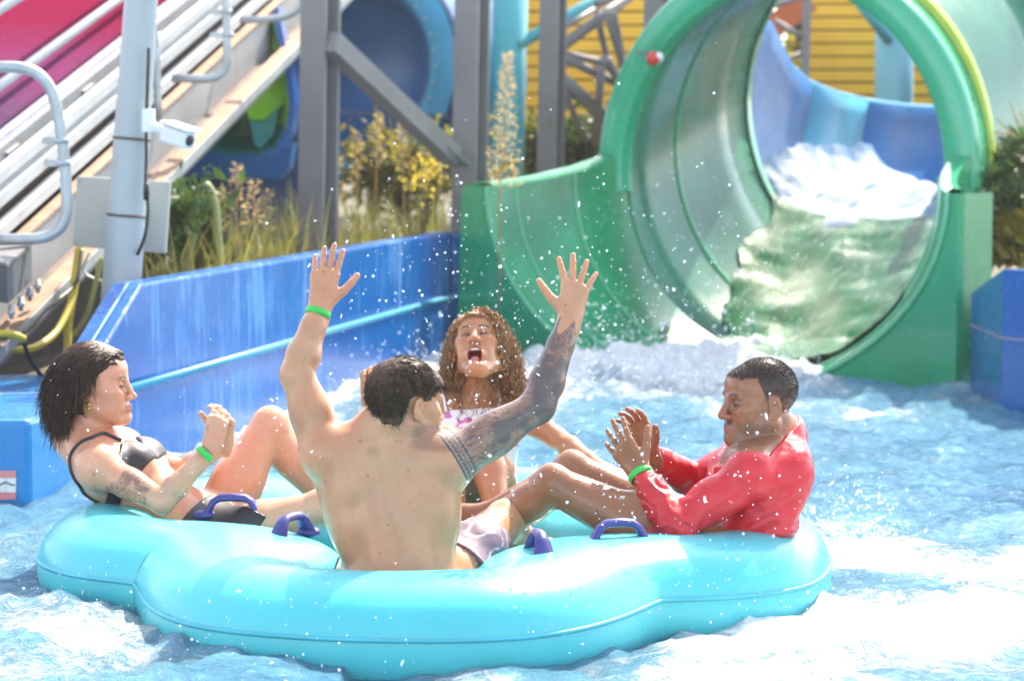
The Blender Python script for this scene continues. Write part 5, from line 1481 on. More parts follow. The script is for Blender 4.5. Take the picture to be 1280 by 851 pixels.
# ------------------------------------------------------------------ 1: man with raised arms, seen from behind
def man_arms():
    B = Body()
    pel = A(502, 742, 6.53); waist = A(500, 672, 6.56); chest = A(486, 606, 6.60); neck = A(484, 548, 6.58)
    shl = A(408, 566, 6.58); shr = A(560, 578, 6.56)
    fwd = nrm((.12, 1, .05))
    m, m2 = torso(B, pel, waist, chest, neck, shl, shr, fwd, 1.0, True)
    side, f, ax = m[:, 0], m[:, 1], m[:, 2]
    B.cap(pel - f * .135 + ax * .06, chest - f * .150 + ax * .06, .018, .015, .03, sub=True, tag='spine')
    elL, wrL = A(371, 468, 6.62), A(400, 384, 6.70)
    elR, wrR = A(672, 508, 6.62), A(713, 398, 6.72)
    arm(B, shl, elL, wrL, 1.03, 1.06, 'armL'); arm(B, shr, elR, wrR, 1.03, 1.10, 'armR')
    # hands: palms turned away from the camera, fingers up
    dL = nrm(A(412, 300, 6.74) - wrL); dR = nrm(A(727, 315, 6.76) - wrR)
    nL = nrm((.10, 1, -.06)); nR = nrm((-.05, 1, -.1))
    hand(B, wrL, dL, nL, -1 if np.cross(dL, nL)[0] > 0 else 1, (.10, .07, .09, .12), .13, (.75, .12), 1.0, .25) if False else None
    tL = np.cross(dL, nL); tR = np.cross(dR, nR)
    hand(B, wrL, dL, nL, 1 if tL[0] > 0 else -1, (.10, .06, .07, .10), .10, (.80, .10), 1.0, .45)
    hand(B, wrR, dR, nR, 1 if tR[0] < 0 else -1, (.06, .05, .06, .10), .30, (.95, .08), 1.0, .25)
    # legs: right knee raised beside him, left one in front
    hipR, knR, anR = A(558, 724, 6.62), A(630, 652, 6.92), np.array((.06, 7.18, .10))
    hipL, knL, anL = A(458, 724, 6.62), np.array((-.36, 6.98, .17)), np.array((-.22, 7.30, .09))
    leg(B, hipR, knR, anR, 1.0, .98, 'legR', foot=(.3, 1, 0)); leg(B, hipL, knL, anL, 1.0, .95, 'legL', foot=(.1, 1, 0))
    yaw = R(56)
    hf = np.array((math.sin(yaw), math.cos(yaw), -.10)); H = Head(A(509, 503, 6.56), hf, (-.04, 0, 1), .97)
    H.build(B, neck, male=True, neck_r=.056)
    def colour(V, C):
        H.paint(V, C, (.30, .12, .09), (.05, .03, .02), beard=((.16, .09, .06), .5, .5))
        # sleeve tattoo from the shoulder to the wrist of his right arm
        t1, d1 = seg_t(V, shr, elR); t2, d2 = seg_t(V, elR, wrR)
        adir = nrm(elR - shr); s0 = (V - shr) @ adir
        near = np.minimum(d1, d2) < .085
        w1 = (s0 > .012) & near & ((d1 < .085) & (t1 > -.05) & (t1 < 1.1) | (d2 < .07) & (t2 > -.1) & (t2 < .98))
        # flame shaped end at the wrist
        ang = np.arctan2((V - wrR) @ nrm(np.cross(elR - wrR, (0, 1, 0))), (V - wrR) @ np.array((0, 1., 0)))
        w1 = w1 & ((t2 < .86 + .10 * np.sin(ang * 5)) | (d1 < d2))
        tattoo(V, C, w1.astype(float), (.080, .075, .08), .45, 13, 4, .55)
        # meander band on the shoulder edge
        band = w1 & (s0 < .052)
        ac = np.arctan2((V - shr) @ nrm(np.cross(adir, (0, 1, 0))), (V - shr) @ np.array((0, 1., 0)))
        u = (ac * .075 / .017) % 1.0; v = np.clip((s0 - .012) / .040, 0, 1)
        g = (v < .14) | (v > .86) | ((v > .28) & (v < .42) & (u < .8)) | ((u < .16) & (v > .28) & (v < .9)) | ((u > .64) & (u < .8) & (v > .28) & (v < .72)) | ((v > .6) & (v < .72) & (u > .36) & (u < .8))
        ink = (.05, .07, .085)
        C[band] = np.array((.30, .19, .13)); C[band & g] = ink
    o, V = finish_person('person', B, (pel[0], pel[1], .03), .0027, H, [(wrL + dL * .09,), (wrR + dR * .09,)], M['skin_a'], SK_MAN,
                         'shirtless man with both arms raised and a tattooed sleeve, back to the camera', colour=colour)
    wristband(o, wrL + (elL - wrL) * .10, elL - wrL, .034)
    # short dark hair
    hb = B.pick(('head',))
    def clip(p):
        q = H.loc(p); f_, l_, u_ = q[:, 0], np.abs(q[:, 1]), q[:, 2]
        line = np.where(f_ > .045, .058 - .010 * sstep(.03, .06, l_), np.where(f_ > -.034, .020, .020 - .078 * sstep(-.034, -.052, f_) - .10 * np.clip(-.05 - f_, 0, 1)))
        line = np.where((f_ > .004) & (f_ <= .045) & (l_ > .045), np.where(f_ < .030, .012, .02 + (f_ - .030) * 2.6), line)
        line = np.where(f_ < -.034, np.maximum(line, -.074), line)
        line = line + .006 * vnoise(q[:, 0] * 90, q[:, 1] * 90, q[:, 2] * 40, seed=2)
        return (line - u_) * .7
    hm = hair_mat('hair_dark', (.060, .034, .020), .5)
    wr = lambda p: .0018 * fbm(H.loc(p)[:, 0] * 50, H.loc(p)[:, 1] * 110, H.loc(p)[:, 2] * 25, oct=3, seed=6) + .004 * sstep(-.06, .06, H.loc(p)[:, 2])
    hv, hq = mesh_cloth(B, .0028, .005, clip, wr, ('head',), H.o - .15, H.o + .15)
    ho = mesh_np('hair', hv, hq, hm, o)
    rng = np.random.RandomState(4); sel = rng.choice(len(hv), 11000); q = H.loc(hv[sel])
    keep = clip(hv[sel]) < -.001
    pts = hv[sel][keep]; q = q[keep]
    nr = nrm_rows(pts - (H.o + H.u * .02)); crown = H.p(-.06, 0, .11)
    dr = nrm_rows(pts - crown); dr = dr - nr * (dr * nr).sum(1)[:, None]
    strands('hair_strands', pts - nr * .002, dr + nr * .12 - np.array([0, 0, .1]), hm, ho, 6, .0046, .0007, .0003, .05, noise=.35, seed=3, drop=lambda p: (H.loc(p)[:, 0] > -.042) & (H.loc(p)[:, 2] < .016))
    # patterned swim shorts on hips and thighs
    def sclip(p):
        tR_, dR_ = seg_t(p, hipR, knR); tL_, dL_ = seg_t(p, hipL, knL)
        top = (p - pel) @ m2[:, 2] - .015
        d = np.where((dR_ < .13) | (dL_ < .13), np.minimum(np.where(dR_ < .13, (tR_ - .66) * .4, 9), np.where(dL_ < .13, (tL_ - .60) * .4, 9)), np.linalg.norm(p - pel, axis=1) - .24)
        return np.where((dR_ < .13) | (dL_ < .13), np.maximum(d, np.where((tR_ < .12) & (tL_ < .12), top, -9)), np.maximum(d, top))
    sv, sq = mesh_cloth(B, .0055, .010, sclip, lambda p: .005 * fbm(p[:, 0] * 14, p[:, 1] * 14, p[:, 2] * 14, oct=3, seed=8), ('torso', 'legR', 'legL'))
    tt = fbm(sv[:, 0] * 9, sv[:, 1] * 9, sv[:, 2] * 9, oct=2, seed=12)
    st = np.clip(1 - np.abs(np.sin((tt * 2.0 + sv[:, 0] * 9 + sv[:, 2] * 26) * 2.6)) * 3.0, 0, 1)
    sc = np.array((.16, .10, .15))[None] * (1 - st[:, None]) + np.array((.60, .57, .60))[None] * st[:, None]
    mesh_np('swim_shorts', sv, sq, cloth_mat('shorts_cloth', (.3, .2, .25), .6, .1, attr=True), o, colattr=sc)
    return o
# ------------------------------------------------------------------ 2: woman with wet dark bob at the left
def woman_left():
    B = Body()
    pel = A(262, 668, 7.22); waist = A(212, 634, 7.26); chest = A(156, 594, 7.28); neck = A(109, 553, 7.28)
    shr = A(122, 583, 7.12); shl = A(152, 561, 7.43)
    m, m2 = torso(B, pel, waist, chest, neck, shl, shr, nrm((.62, -.05, .75)), .98, False)
    elR, wrR = A(203, 627, 7.02), A(265, 559, 7.06)
    elL, wrL = A(228, 590, 7.40), A(281, 552, 7.20)
    arm(B, shr, elR, wrR, .95, .86, 'armR'); arm(B, shl, elL, wrL, .95, .88, 'armL')
    hc = A(276, 516, 7.12)
    dR = nrm(A(277, 505, 7.10) - wrR); hand(B, wrR, dR, (.35, .9, .1), 1 if np.cross(dR, (.35, .9, .1)) @ np.array((-1, -.1, .3)) > 0 else -1, (.75, .8, .85, .9), .02, (.5, .55), .88, .5)
    dL = nrm(A(282, 500, 7.15) - wrL); hand(B, wrL, dL, (-.5, -.85, .1), 1 if np.cross(dL, (-.5, -.85, .1)) @ np.array((-1, 0, .3)) > 0 else -1, (.55, .6, .65, .7), .03, (.5, .5), .88, .4)
    leg(B, A(268, 655, 7.36), A(336, 532, 7.46), A(432, 652, 7.58), .98, .96, 'legL', foot=(1, .1, -.3))
    leg(B, A(272, 674, 7.12), A(400, 634, 7.10), A(520, 668, 7.30), .98, .88, 'legR', foot=(1, .2, .5))
    th = R(-4)
    H = Head(A(121, 480, 7.26), (math.cos(th), math.sin(th), .03), (-.10, 0, 1), 1.0)
    H.build(B, neck, male=False, nose=.9, jaw=.94, neck_r=.046, smile=.8)
    def colour(V, C):
        H.paint(V, C, (.42, .16, .14), (.06, .04, .03), browk=1.0, op=.5, smile=.8)
        t1, d1 = seg_t(V, shr, elR)
        outer = ((V - shr) @ nrm(np.array((-.1, -1, .15)))) > -.004
        w = (d1 < .075) & (t1 > .30) & (t1 < .92) & outer
        w = w * sstep(.35, .0, fbm(V[:, 0] * 14, V[:, 1] * 14, V[:, 2] * 14, oct=2, seed=40) + 2.2 * np.abs(t1 - .62) - .55)
        tattoo(V, C, w, (.075, .06, .06), .38, 26, 11, .12)
        # little marks on neck and wrist
        q = V - H.p(-.012, -.05, -.105)
        C[(np.abs((V - A(104, 546, 7.2)) @ np.array((1, 0, 0))) < .011) & (np.abs(V[:, 2] - A(104, 519, 7.2)[2]) < .010) & (vnoise(V[:, 0] * 160, V[:, 1] * 160, V[:, 2] * 160, seed=4) > 0) & (V[:, 1] < 7.28)] *= .35
        tw, dw = seg_t(V, elR, wrR)
        C[(np.abs(tw - .93) < .012) & (vnoise(V[:, 0] * 120, V[:, 1] * 20, V[:, 2] * 120, seed=8) > -.1) & (dw < .05)] *= .55
    o, V = finish_person('person', B, (pel[0], pel[1], .03), .0027, H, [(hc,)], M['skin_a'], SK_PALE,
                         'woman with wet dark bob hair and black bikini reclining with clasped hands', colour=colour)
    wristband(o, wrR + (elR - wrR) * .13, elR - wrR, .031)
    blk = cloth_mat('bikini_black', (.018, .015, .018), .45, .1)
    side, f, ax = m[:, 0], m[:, 1], m[:, 2]
    def top(p):
        v = p - chest; s, fr, a = v @ side, v @ f, v @ ax
        low, hi = -.055, .035 - .35 * np.clip(np.abs(s) - .04, 0, 1) + .0 * fr
        cup = np.maximum(np.maximum(low - a, a - np.where(fr > .02, .045 - .9 * np.maximum(0, .045 - np.abs(s)) - .5 * np.maximum(0, np.abs(s) - .10), -.015)), -.02 - 0 * a)
        return cup
    tv, tq = mesh_cloth(B, .005, .006, top, None, ('torso',)); mesh_np('bikini_top', tv, tq, blk, o)
    def bot(p):
        v = p - pel; s, fr, a = v @ m2[:, 0], v @ m2[:, 1], v @ m2[:, 2]
        return np.maximum(a - .05, np.maximum(-.16 - a, np.abs(s) - .26 - .1 * a))
    bv, bq = mesh_cloth(B, .0055, .006, lambda p: np.maximum(bot(p), (np.minimum(seg_t(p, A(268, 655, 7.36), A(336, 532, 7.46))[0], 1) - .16) * .4), None, ('torso', 'legL', 'legR')); mesh_np('bikini_bottom', bv, bq, blk, o)
    # shoulder strap following the near shoulder and back
    st = MB(); pts = []
    for q in [chest + side * -.075 + f * .09 + ax * .05, chest + side * -.085 + f * .065 + ax * .10, shr + ax * .05 - side * -.035 + f * .03, shr + ax * .065 - side * -.04 - f * .02, shr + ax * .02 - f * .09 - side * -.02, chest - f * .12 - side * .085 + ax * .06, chest - f * .115 - side * .09 - ax * .03]:
        pts.append(q)
    pts = snap(B, pts, .003)
    fine = snap(B, [pts[i] * (1 - t) + pts[i + 1] * t for i in range(len(pts) - 1) for t in np.linspace(0, 1, 7)[:-1]], .003, 4)
    st.tube(fine, .0055, 6); st.build('bikini_strap', blk, o)
    # wet bob: scalp cap plus long clumped locks
    hm = hair_mat('hair_wet', (.045, .022, .014), .42)
    def clip(p):
        q = H.loc(p); f_, l_, u_ = q[:, 0], np.abs(q[:, 1]), q[:, 2]
        line = np.where(f_ > .02, .072 - .016 * sstep(.03, .06, l_) + .006 * vnoise(q[:, 1] * 120, q[:, 0] * 40, seed=3), np.where(f_ > -.03, -.0 + (f_ + .03) * 1.0, -.085))
        line = np.where((f_ > .0) & (l_ > .04), np.where(f_ < .05, .018 + f_ * .7, .06), line)
        return (line - u_) * .7
    hv, hq = mesh_cloth(B, .003, .006, clip, lambda p: -.004 * sstep(.03, .06, H.loc(p)[:, 0]) + .004 * fbm(H.loc(p)[:, 0] * 40, H.loc(p)[:, 1] * 60, H.loc(p)[:, 2] * 14, oct=3, seed=16), ('head',), H.o - .16, H.o + .16)
    ho = mesh_np('hair', hv, hq, hm, o)
    hb = B.pick(('head',))
    rng = np.random.RandomState(5); ok = clip(hv) < -.004; cand = hv[ok]; q = H.loc(cand)
    out = nrm_rows(cand - (H.o + H.u * .02))
    part = H.p(.03, .01, .118)
    i = rng.choice(len(cand), 4800); pts = cand[i]; nr = out[i]; ql = H.loc(pts)
    dr = nrm_rows(pts - part); dr = dr - nr * (dr * nr).sum(1)[:, None]
    # hair swept back off the face
    dr = dr - H.f * (.9 + 2.6 * sstep(-.02, .05, ql[:, 0]))[:, None] + nr * .05
    ok2 = ~((ql[:, 0] > -.035) & (ql[:, 2] < .03)); pts, nr, dr = pts[ok2], nr[ok2], dr[ok2]
    strands('hair_strands', pts - nr * .003, dr, hm, ho, 12, .0122, .0009, .0004, .26, noise=.14, seed=6, avoid=lambda p: hb.at(p) - .006, drop=lambda p: (H.loc(p)[:, 0] > .03) & (H.loc(p)[:, 2] < .045))
    # hanging locks round the back and sides
    R_, D_ = [], []
    for k in range(1700):
        a = rng.uniform(R(122), R(238))
        z = rng.uniform(-.05, .03); rr_ = .098 if True else 0
        b = H.p(-.018 + .094 * math.cos(a), .078 * math.sin(a), z)
        R_.append(b); D_.append(-H.u * 1 + (b - H.o) * .3 - H.f * .15)
    strands('wet_locks', np.array(R_), np.array(D_), hm, ho, 10, .0118, .0013, .0004, .6, noise=.14, seed=8, avoid=lambda p: hb.at(p))
    # earring
    er = MB(); c = H.p(-.006, -.083, -.050); er.ball(c, .0075, 10); er.ball(c - H.u * .012, .0055, 8); er.build('earring', mat('gold', (.7, .45, .15), .25, 1, .05), o)
    return o
# ------------------------------------------------------------------ 3: man in the red rash guard at the right
def man_red():
    B = Body()
    pel = A(908, 704, 6.93); waist = A(928, 656, 6.95); chest = A(945, 606, 6.97); neck = A(968, 557, 6.97)
    shl = A(938, 592, 6.80); shr = A(950, 572, 7.14)
    m, m2 = torso(B, pel, waist, chest, neck, shl, shr, nrm((-1, -.25, .12)), .93, True)
    elL, wrL = A(846, 658, 6.74), A(800, 592, 6.86)
    elR, wrR = A(862, 600, 7.18), A(812, 566, 7.05)
    arm(B, shl, elL, wrL, 1.0, 1.0, 'armL'); arm(B, shr, elR, wrR, 1.0, .95, 'armR')
    dL = nrm(A(760, 532, 6.93) - wrL); nL = nrm((.25, .95, .15))
    hand(B, wrL, dL, nL, 1 if np.cross(dL, nL) @ np.array((.8, 0, .5)) > 0 else -1, (.12, .10, .12, .16), .16, (.75, .25), 1.0, .3)
    dR = nrm(A(792, 520, 7.02) - wrR); nR = nrm((-.6, -.75, .1))
    hand(B, wrR, dR, nR, 1 if np.cross(dR, nR) @ np.array((.9, -.1, .2)) > 0 else -1, (.30, .32, .34, .36), .18, (.8, .25), 1.0, .4)
    hL, kL, aL = A(872, 690, 6.84), A(692, 606, 6.90), A(585, 668, 7.02)
    hR, kR, aR = A(872, 672, 7.06), A(716, 588, 7.16), A(612, 640, 7.25)
    leg(B, hL, kL, aL, 1.02, .92, 'legL', foot=(-1, .1, .1)); leg(B, hR, kR, aR, 1.02, .9, 'legR', foot=(-1, .1, .1))
    th = R(22)
    H = Head(A(947, 500, 6.95), (-math.cos(th), -math.sin(th), -.01), (.06, 0, 1), 1.03)
    H.build(B, neck, male=True, nose=1.15, neck_r=.058, smile=1.5)
    def hclip(p):
        q = H.loc(p); f_, l_, u_ = q[:, 0], np.abs(q[:, 1]), q[:, 2]
        line = np.where(f_ > .03, .066 - .006 * sstep(.03, .05, l_), np.where(f_ > -.03, .015 + (f_ + .03) * .2, -.035 - .25 * (f_ + .03)))
        line = np.where((f_ > .005) & (l_ > .045), np.where(f_ < .03, -.012 + (f_ - .005) * 2.8, .066), line)
        return (line - u_) * .7 + .0015 * vnoise(q[:, 0] * 200, q[:, 1] * 200, q[:, 2] * 200)
    def colour(V, C):
        H.paint(V, C, (.34, .13, .11), (.03, .02, .015), beard=((.06, .035, .028), .30, .9), smile=1.5, op=.4)
        hc_ = hclip(V); near_ = np.linalg.norm(V - H.o, axis=1) < .17
        q = H.loc(V); w = np.where(near_, sstep(.004, -.006, hc_), 0) * (.55 + .4 * sstep(-.02, .06, q[:, 2]))
        C[:] = C * (1 - w[:, None]) + np.array((.035, .022, .016)) * w[:, None]
    o, V = finish_person('person', B, (pel[0], pel[1], .03), .0027, H, [(wrL + dL * .08,), (wrR + dR * .08,)], M['skin_b'], SK_DARK,
                         'man in a red long sleeved rash guard clapping his hands at the right', colour=colour)
    wristband(o, wrL + (elL - wrL) * .03, elL - wrL, .036)
    red = cloth_mat('rash_guard_red', (.56, .018, .028), .36, .0, trans=.10)
    def clip(p):
        tL_, dL_ = seg_t(p, elL, wrL); tR_, dR_ = seg_t(p, elR, wrR)
        d = np.where(dL_ < .075, (tL_ - .93) * .2, np.where(dR_ < .075, (tR_ - .93) * .2, -.03))
        hem = -.16 - (p - pel) @ m2[:, 2]
        nk = neck + (H.o - neck) * .10; ad = nrm(H.p(-.03, 0, -.09) - neck)
        up_ = (p - nk) @ ad - .022; col_ = np.where((np.linalg.norm(p - H.o, axis=1) < .22) & (up_ > -.08), up_, -.03)
        return np.maximum(np.maximum(d, hem), col_)
    def wr(p):
        a = .0055 * fbm(p[:, 0] * 10, p[:, 1] * 10, p[:, 2] * 10, oct=4, seed=18)
        t1, d1 = seg_t(p, shl, elL); t2, d2 = seg_t(p, elL, wrL)
        k = sstep(.11, .06, np.minimum(d1, d2)); rid = np.sin((t1 + .25 * fbm(p[:, 0] * 14, p[:, 1] * 14, p[:, 2] * 14, oct=2, seed=3)) * 30) * sstep(.5, 1.0, t1) 
        back = np.sin(((p - waist) @ m[:, 2] * 1.0 + (p - waist) @ m[:, 1] * .8 + .03 * fbm(p[:, 0] * 8, p[:, 1] * 8, p[:, 2] * 8, oct=2, seed=5)) * 85) * sstep(.13, .02, np.abs((p - waist) @ m[:, 2]))
        return np.maximum(a + .0036 * rid * k + .0034 * back * (1 - k), -.003)
    cv, cq = mesh_cloth(B, .0046, .006, clip, wr, ('torso', 'armL_upper', 'armL_fore', 'armR_upper', 'armR_fore', 'head'))
    keep = None
    mesh_np('rash_guard', cv, cq, red, o)
    hm = hair_mat('hair_buzz', (.050, .032, .024), .6)
    hv, hq = mesh_cloth(B, .0026, .0005, hclip, None, ('head',), H.o - .15, H.o + .15)
    rng = np.random.RandomState(9); sel = rng.choice(len(hv), 15000); pts = hv[sel]; pts = pts[hclip(pts) < -.001]
    nr = nrm_rows(pts - (H.o + H.u * .02))
    lo_ = H.loc(pts)[:, 2]; kp = rng.uniform(0, 1, len(pts)) < .25 + .75 * sstep(-.02, .06, lo_); pts, nr = pts[kp], nr[kp]
    strands('hair', pts - nr * .001, nr + rng.normal(0, .45, pts.shape), hm, o, 3, .0021, .0007, .0003, 0, noise=.2, seed=3)
    # dark swim shorts at the hips
    def sclip(p):
        t1, d1 = seg_t(p, hL, kL); t2, d2 = seg_t(p, hR, kR)
        return np.maximum(np.where((d1 < .13) | (d2 < .13), np.minimum(np.where(d1 < .13, (t1 - .34) * .4, 9), np.where(d2 < .13, (t2 - .34) * .4, 9)), np.linalg.norm(p - pel, axis=1) - .24), (p - pel) @ m2[:, 2] - .04)
    sv, sq = mesh_cloth(B, .006, .009, sclip, None, ('torso', 'legL', 'legR')); mesh_np('swim_shorts', sv, sq, cloth_mat('shorts_red', (.5, .04, .04), .6), o)
    return o
# ------------------------------------------------------------------ 4: laughing woman at the back
def woman_back():
    B = Body()
    pel = A(598, 640, 7.98); waist = A(597, 590, 8.02); chest = A(594, 536, 8.06); neck = A(598, 494, 8.08)
    shr = A(548, 513, 8.06); shl = A(645, 512, 8.06)
    m, m2 = torso(B, pel, waist, chest, neck, shl, shr, nrm((-.05, -1, .15)), .95, False)
    elL, wrL = A(696, 548, 7.98), A(752, 586, 7.80)
    elR, wrR = A(478, 556, 7.92), A(462, 492, 7.84)
    arm(B, shl, elL, wrL, .95, .9, 'armL'); arm(B, shr, elR, wrR, .95, .9, 'armR')
    dL = nrm(A(782, 600, 7.72) - wrL); hand(B, wrL, dL, (.2, .2, -1), 1, (.8, .85, .9, .95), .02, (.5, .5), .9, .4)
    dR = nrm(A(464, 462, 7.80) - wrR); hand(B, wrR, dR, (.2, -.9, .1), 1, (.9, .95, 1, 1), .02, (.5, .5), .9, .5)
    leg(B, A(572, 632, 7.90), A(558, 553, 7.62), np.array((-.17, 7.42, .1)), .95, .9, 'legR', foot=(0, -1, 0))
    leg(B, A(624, 632, 7.90), A(604, 548, 7.60), np.array((-.03, 7.42, .1)), .95, .9, 'legL', foot=(.1, -1, 0))
    ti = R(40)
    H = Head(A(597, 434, 8.02), (-.10, -math.cos(ti), math.sin(ti)), (-.04, .4, .9), 1.0)
    H.build(B, neck, male=False, mouth=.035, nose=1.1, jaw=.88, neck_r=.047, smile=.8)
    def colour(V, C):
        H.paint(V, C, (.42, .13, .12), (.05, .03, .02), mouth=.035, smile=.8, op=.22)
    o, V = finish_person('person', B, (pel[0], pel[1], .03), .0027, H, [(wrL + dL * .07,), (wrR + dR * .07,)], M['skin_b'], SK_BROWN,
                         'laughing woman with big curly brown hair and white swimsuit at the back', colour=colour)
    # teeth and tongue
    tm = MB()
    for k in range(-4, 5): tm.ball(H.p(.0885 - .0016 * k * k * .35, k * .0047, -.0695 + .0003 * k * k), .0036, 8, (.8, 1, 1.25))
    tm.build('teeth', mat('teeth', (.75, .72, .66), .3, 0, .05), o)
    tg = MB(); tg.ball(H.p(.070, 0, -.097), .017, 12, (1.0, 1.2, .7)); tg.build('tongue', mat('tongue', (.5, .14, .13), .3), o)
    side, f, ax = m[:, 0], m[:, 1], m[:, 2]
    def suit(p):
        v = p - chest; s, a, fr = v @ side, v @ ax, v @ f
        return np.maximum(a - (.050 - .25 * np.clip(.06 - np.abs(s), 0, 1) * 0 - .5 * np.clip(np.abs(s) - .075, 0, 1)), -.42 - a)
    wv, wq = mesh_cloth(B, .005, .006, suit, lambda p: .003 * fbm(p[:, 0] * 12, p[:, 1] * 12, p[:, 2] * 12, oct=2, seed=8), ('torso',))
    # pink bird and petals print
    lx = (wv - chest) @ side; lz = (wv - chest) @ ax; C = np.tile(np.array((.80, .79, .80)), (len(wv), 1))
    front = ((wv - chest) @ f) > 0
    cx, cz = -.028, -.012
    rr = np.hypot((lx - cx) / 1.3, lz - cz); ang = np.arctan2(lz - cz, lx - cx)
    bird = ((np.abs(rr - .021) < .0055) & (ang > -.4)) | ((np.abs(lz - (cz - .006)) < .006) & (lx > cx - .02) & (lx < cx + .055)) | ((np.abs(np.hypot(lx - cx - .055, lz - cz - .012) - .018) < .004) & (lx > cx + .05))
    C[front & bird] = (.75, .16, .38)
    dots = vnoise(lx * 75, lz * 75, seed=31) > .62; C[front & dots & ~bird] = (.55, .15, .40)
    mesh_np('swimsuit', wv, wq, cloth_mat('swimsuit_white', (.8, .79, .8), .55, .2, attr=True), o, colattr=C)
    strap_m = cloth_mat('strap_white', (.8, .78, .8), .5)
    for q, sh in ((1, shl), (-1, shr)):
        pts = []
        for t in np.linspace(0, 1, 16):
            a = chest + side * q * .085 + ax * .045 + f * .10; b = chest + side * q * .095 + ax * .15 + f * .02; c = chest + side * q * .085 + ax * .06 - f * .12
            x = a * (1 - t) ** 2 + b * 2 * t * (1 - t) + c * t * t
            pts.append(x)
        sm = MB(); sm.tube(snap(B, pts, .002), .005, 6); sm.build('strap', strap_m, o)
    # curly hair: thousands of ringlets falling behind and to the sides
    hm = hair_mat('hair_curly', (.30, .16, .075), .42, .5)
    hb = B.pick(('head', 'torso'))
    def clip(p):
        q = H.loc(p); f_, l_, u_ = q[:, 0], np.abs(q[:, 1]), q[:, 2]
        line = np.where(f_ > .02, .058 - .02 * sstep(.03, .06, l_), np.where(f_ > -.02, .02 - (.02 - f_) * 1.2, -.08))
        return (line - u_) * .7
    hv, hq = mesh_cloth(B, .0035, .010, clip, lambda p: .011 * fbm(p[:, 0] * 50, p[:, 1] * 50, p[:, 2] * 50, oct=3, seed=16), ('head',), H.o - .16, H.o + .16)
    ho = mesh_np('hair', hv, hq, hm, o)
    rng = np.random.RandomState(15); cand = hv[clip(hv) < -.004]; pts = cand[rng.choice(len(cand), 2600)]
    nr = nrm_rows(pts - (H.o + H.u * .01)); part = H.p(.06, -.02, .11)
    dr = nrm_rows(pts - part) * .8 + nr * .30 + np.array((.10, .1, -.1))
    okf = ~((H.loc(pts)[:, 0] > .035) & (H.loc(pts)[:, 2] < .08)); pts, dr = pts[okf], dr[okf]
    headb = B.pick(('head',))
    strands('ringlets', pts, dr, hm, ho, 18, .0108, .0017, .0008, .26, curl=.0075, curlf=150, noise=.14, seed=10, avoid=lambda p: headb.at(p) - .004, drop=lambda p: (H.loc(p)[:, 0] > .028) & (np.abs(H.loc(p)[:, 1]) < .058) & (H.loc(p)[:, 2] < .062))
    # locks hanging beside the face to the shoulders
    R_, D_ = [], []
    for k in range(1500):
        a = rng.uniform(R(78), R(282))
        b = H.p(-.03 + .10 * math.cos(a) * (.9 if math.cos(a) < 0 else .35), .086 * math.sin(a), rng.uniform(-.02, .09))
        R_.append(b); D_.append(np.array((.12 + (.42 if math.sin(a) > 0 else -.16), .05, -.85)) + nrm(b - H.o) * .45)
    strands('long_ringlets', np.array(R_), np.array(D_), hm, ho, 21, .0110, .0017, .0007, .20, curl=.009, curlf=140, noise=.13, seed=12, avoid=lambda p: headb.at(p) - .004, drop=lambda p: (H.loc(p)[:, 0] > .028) & (np.abs(H.loc(p)[:, 1]) < .058) & (H.loc(p)[:, 2] < .062))
    silver = mat('silver', (.8, .8, .8), .2, 1, .05)
    for q in (1, -1): er = MB(); er.tube([H.p(-.008 + .008 * math.sin(a), q * .084, -.058 + .012 * math.cos(a)) for a in np.linspace(0, 6.28, 13)], .0014, 5); er.build('earring', silver, o)
    return o
man_arms(); woman_left(); man_red(); woman_back()
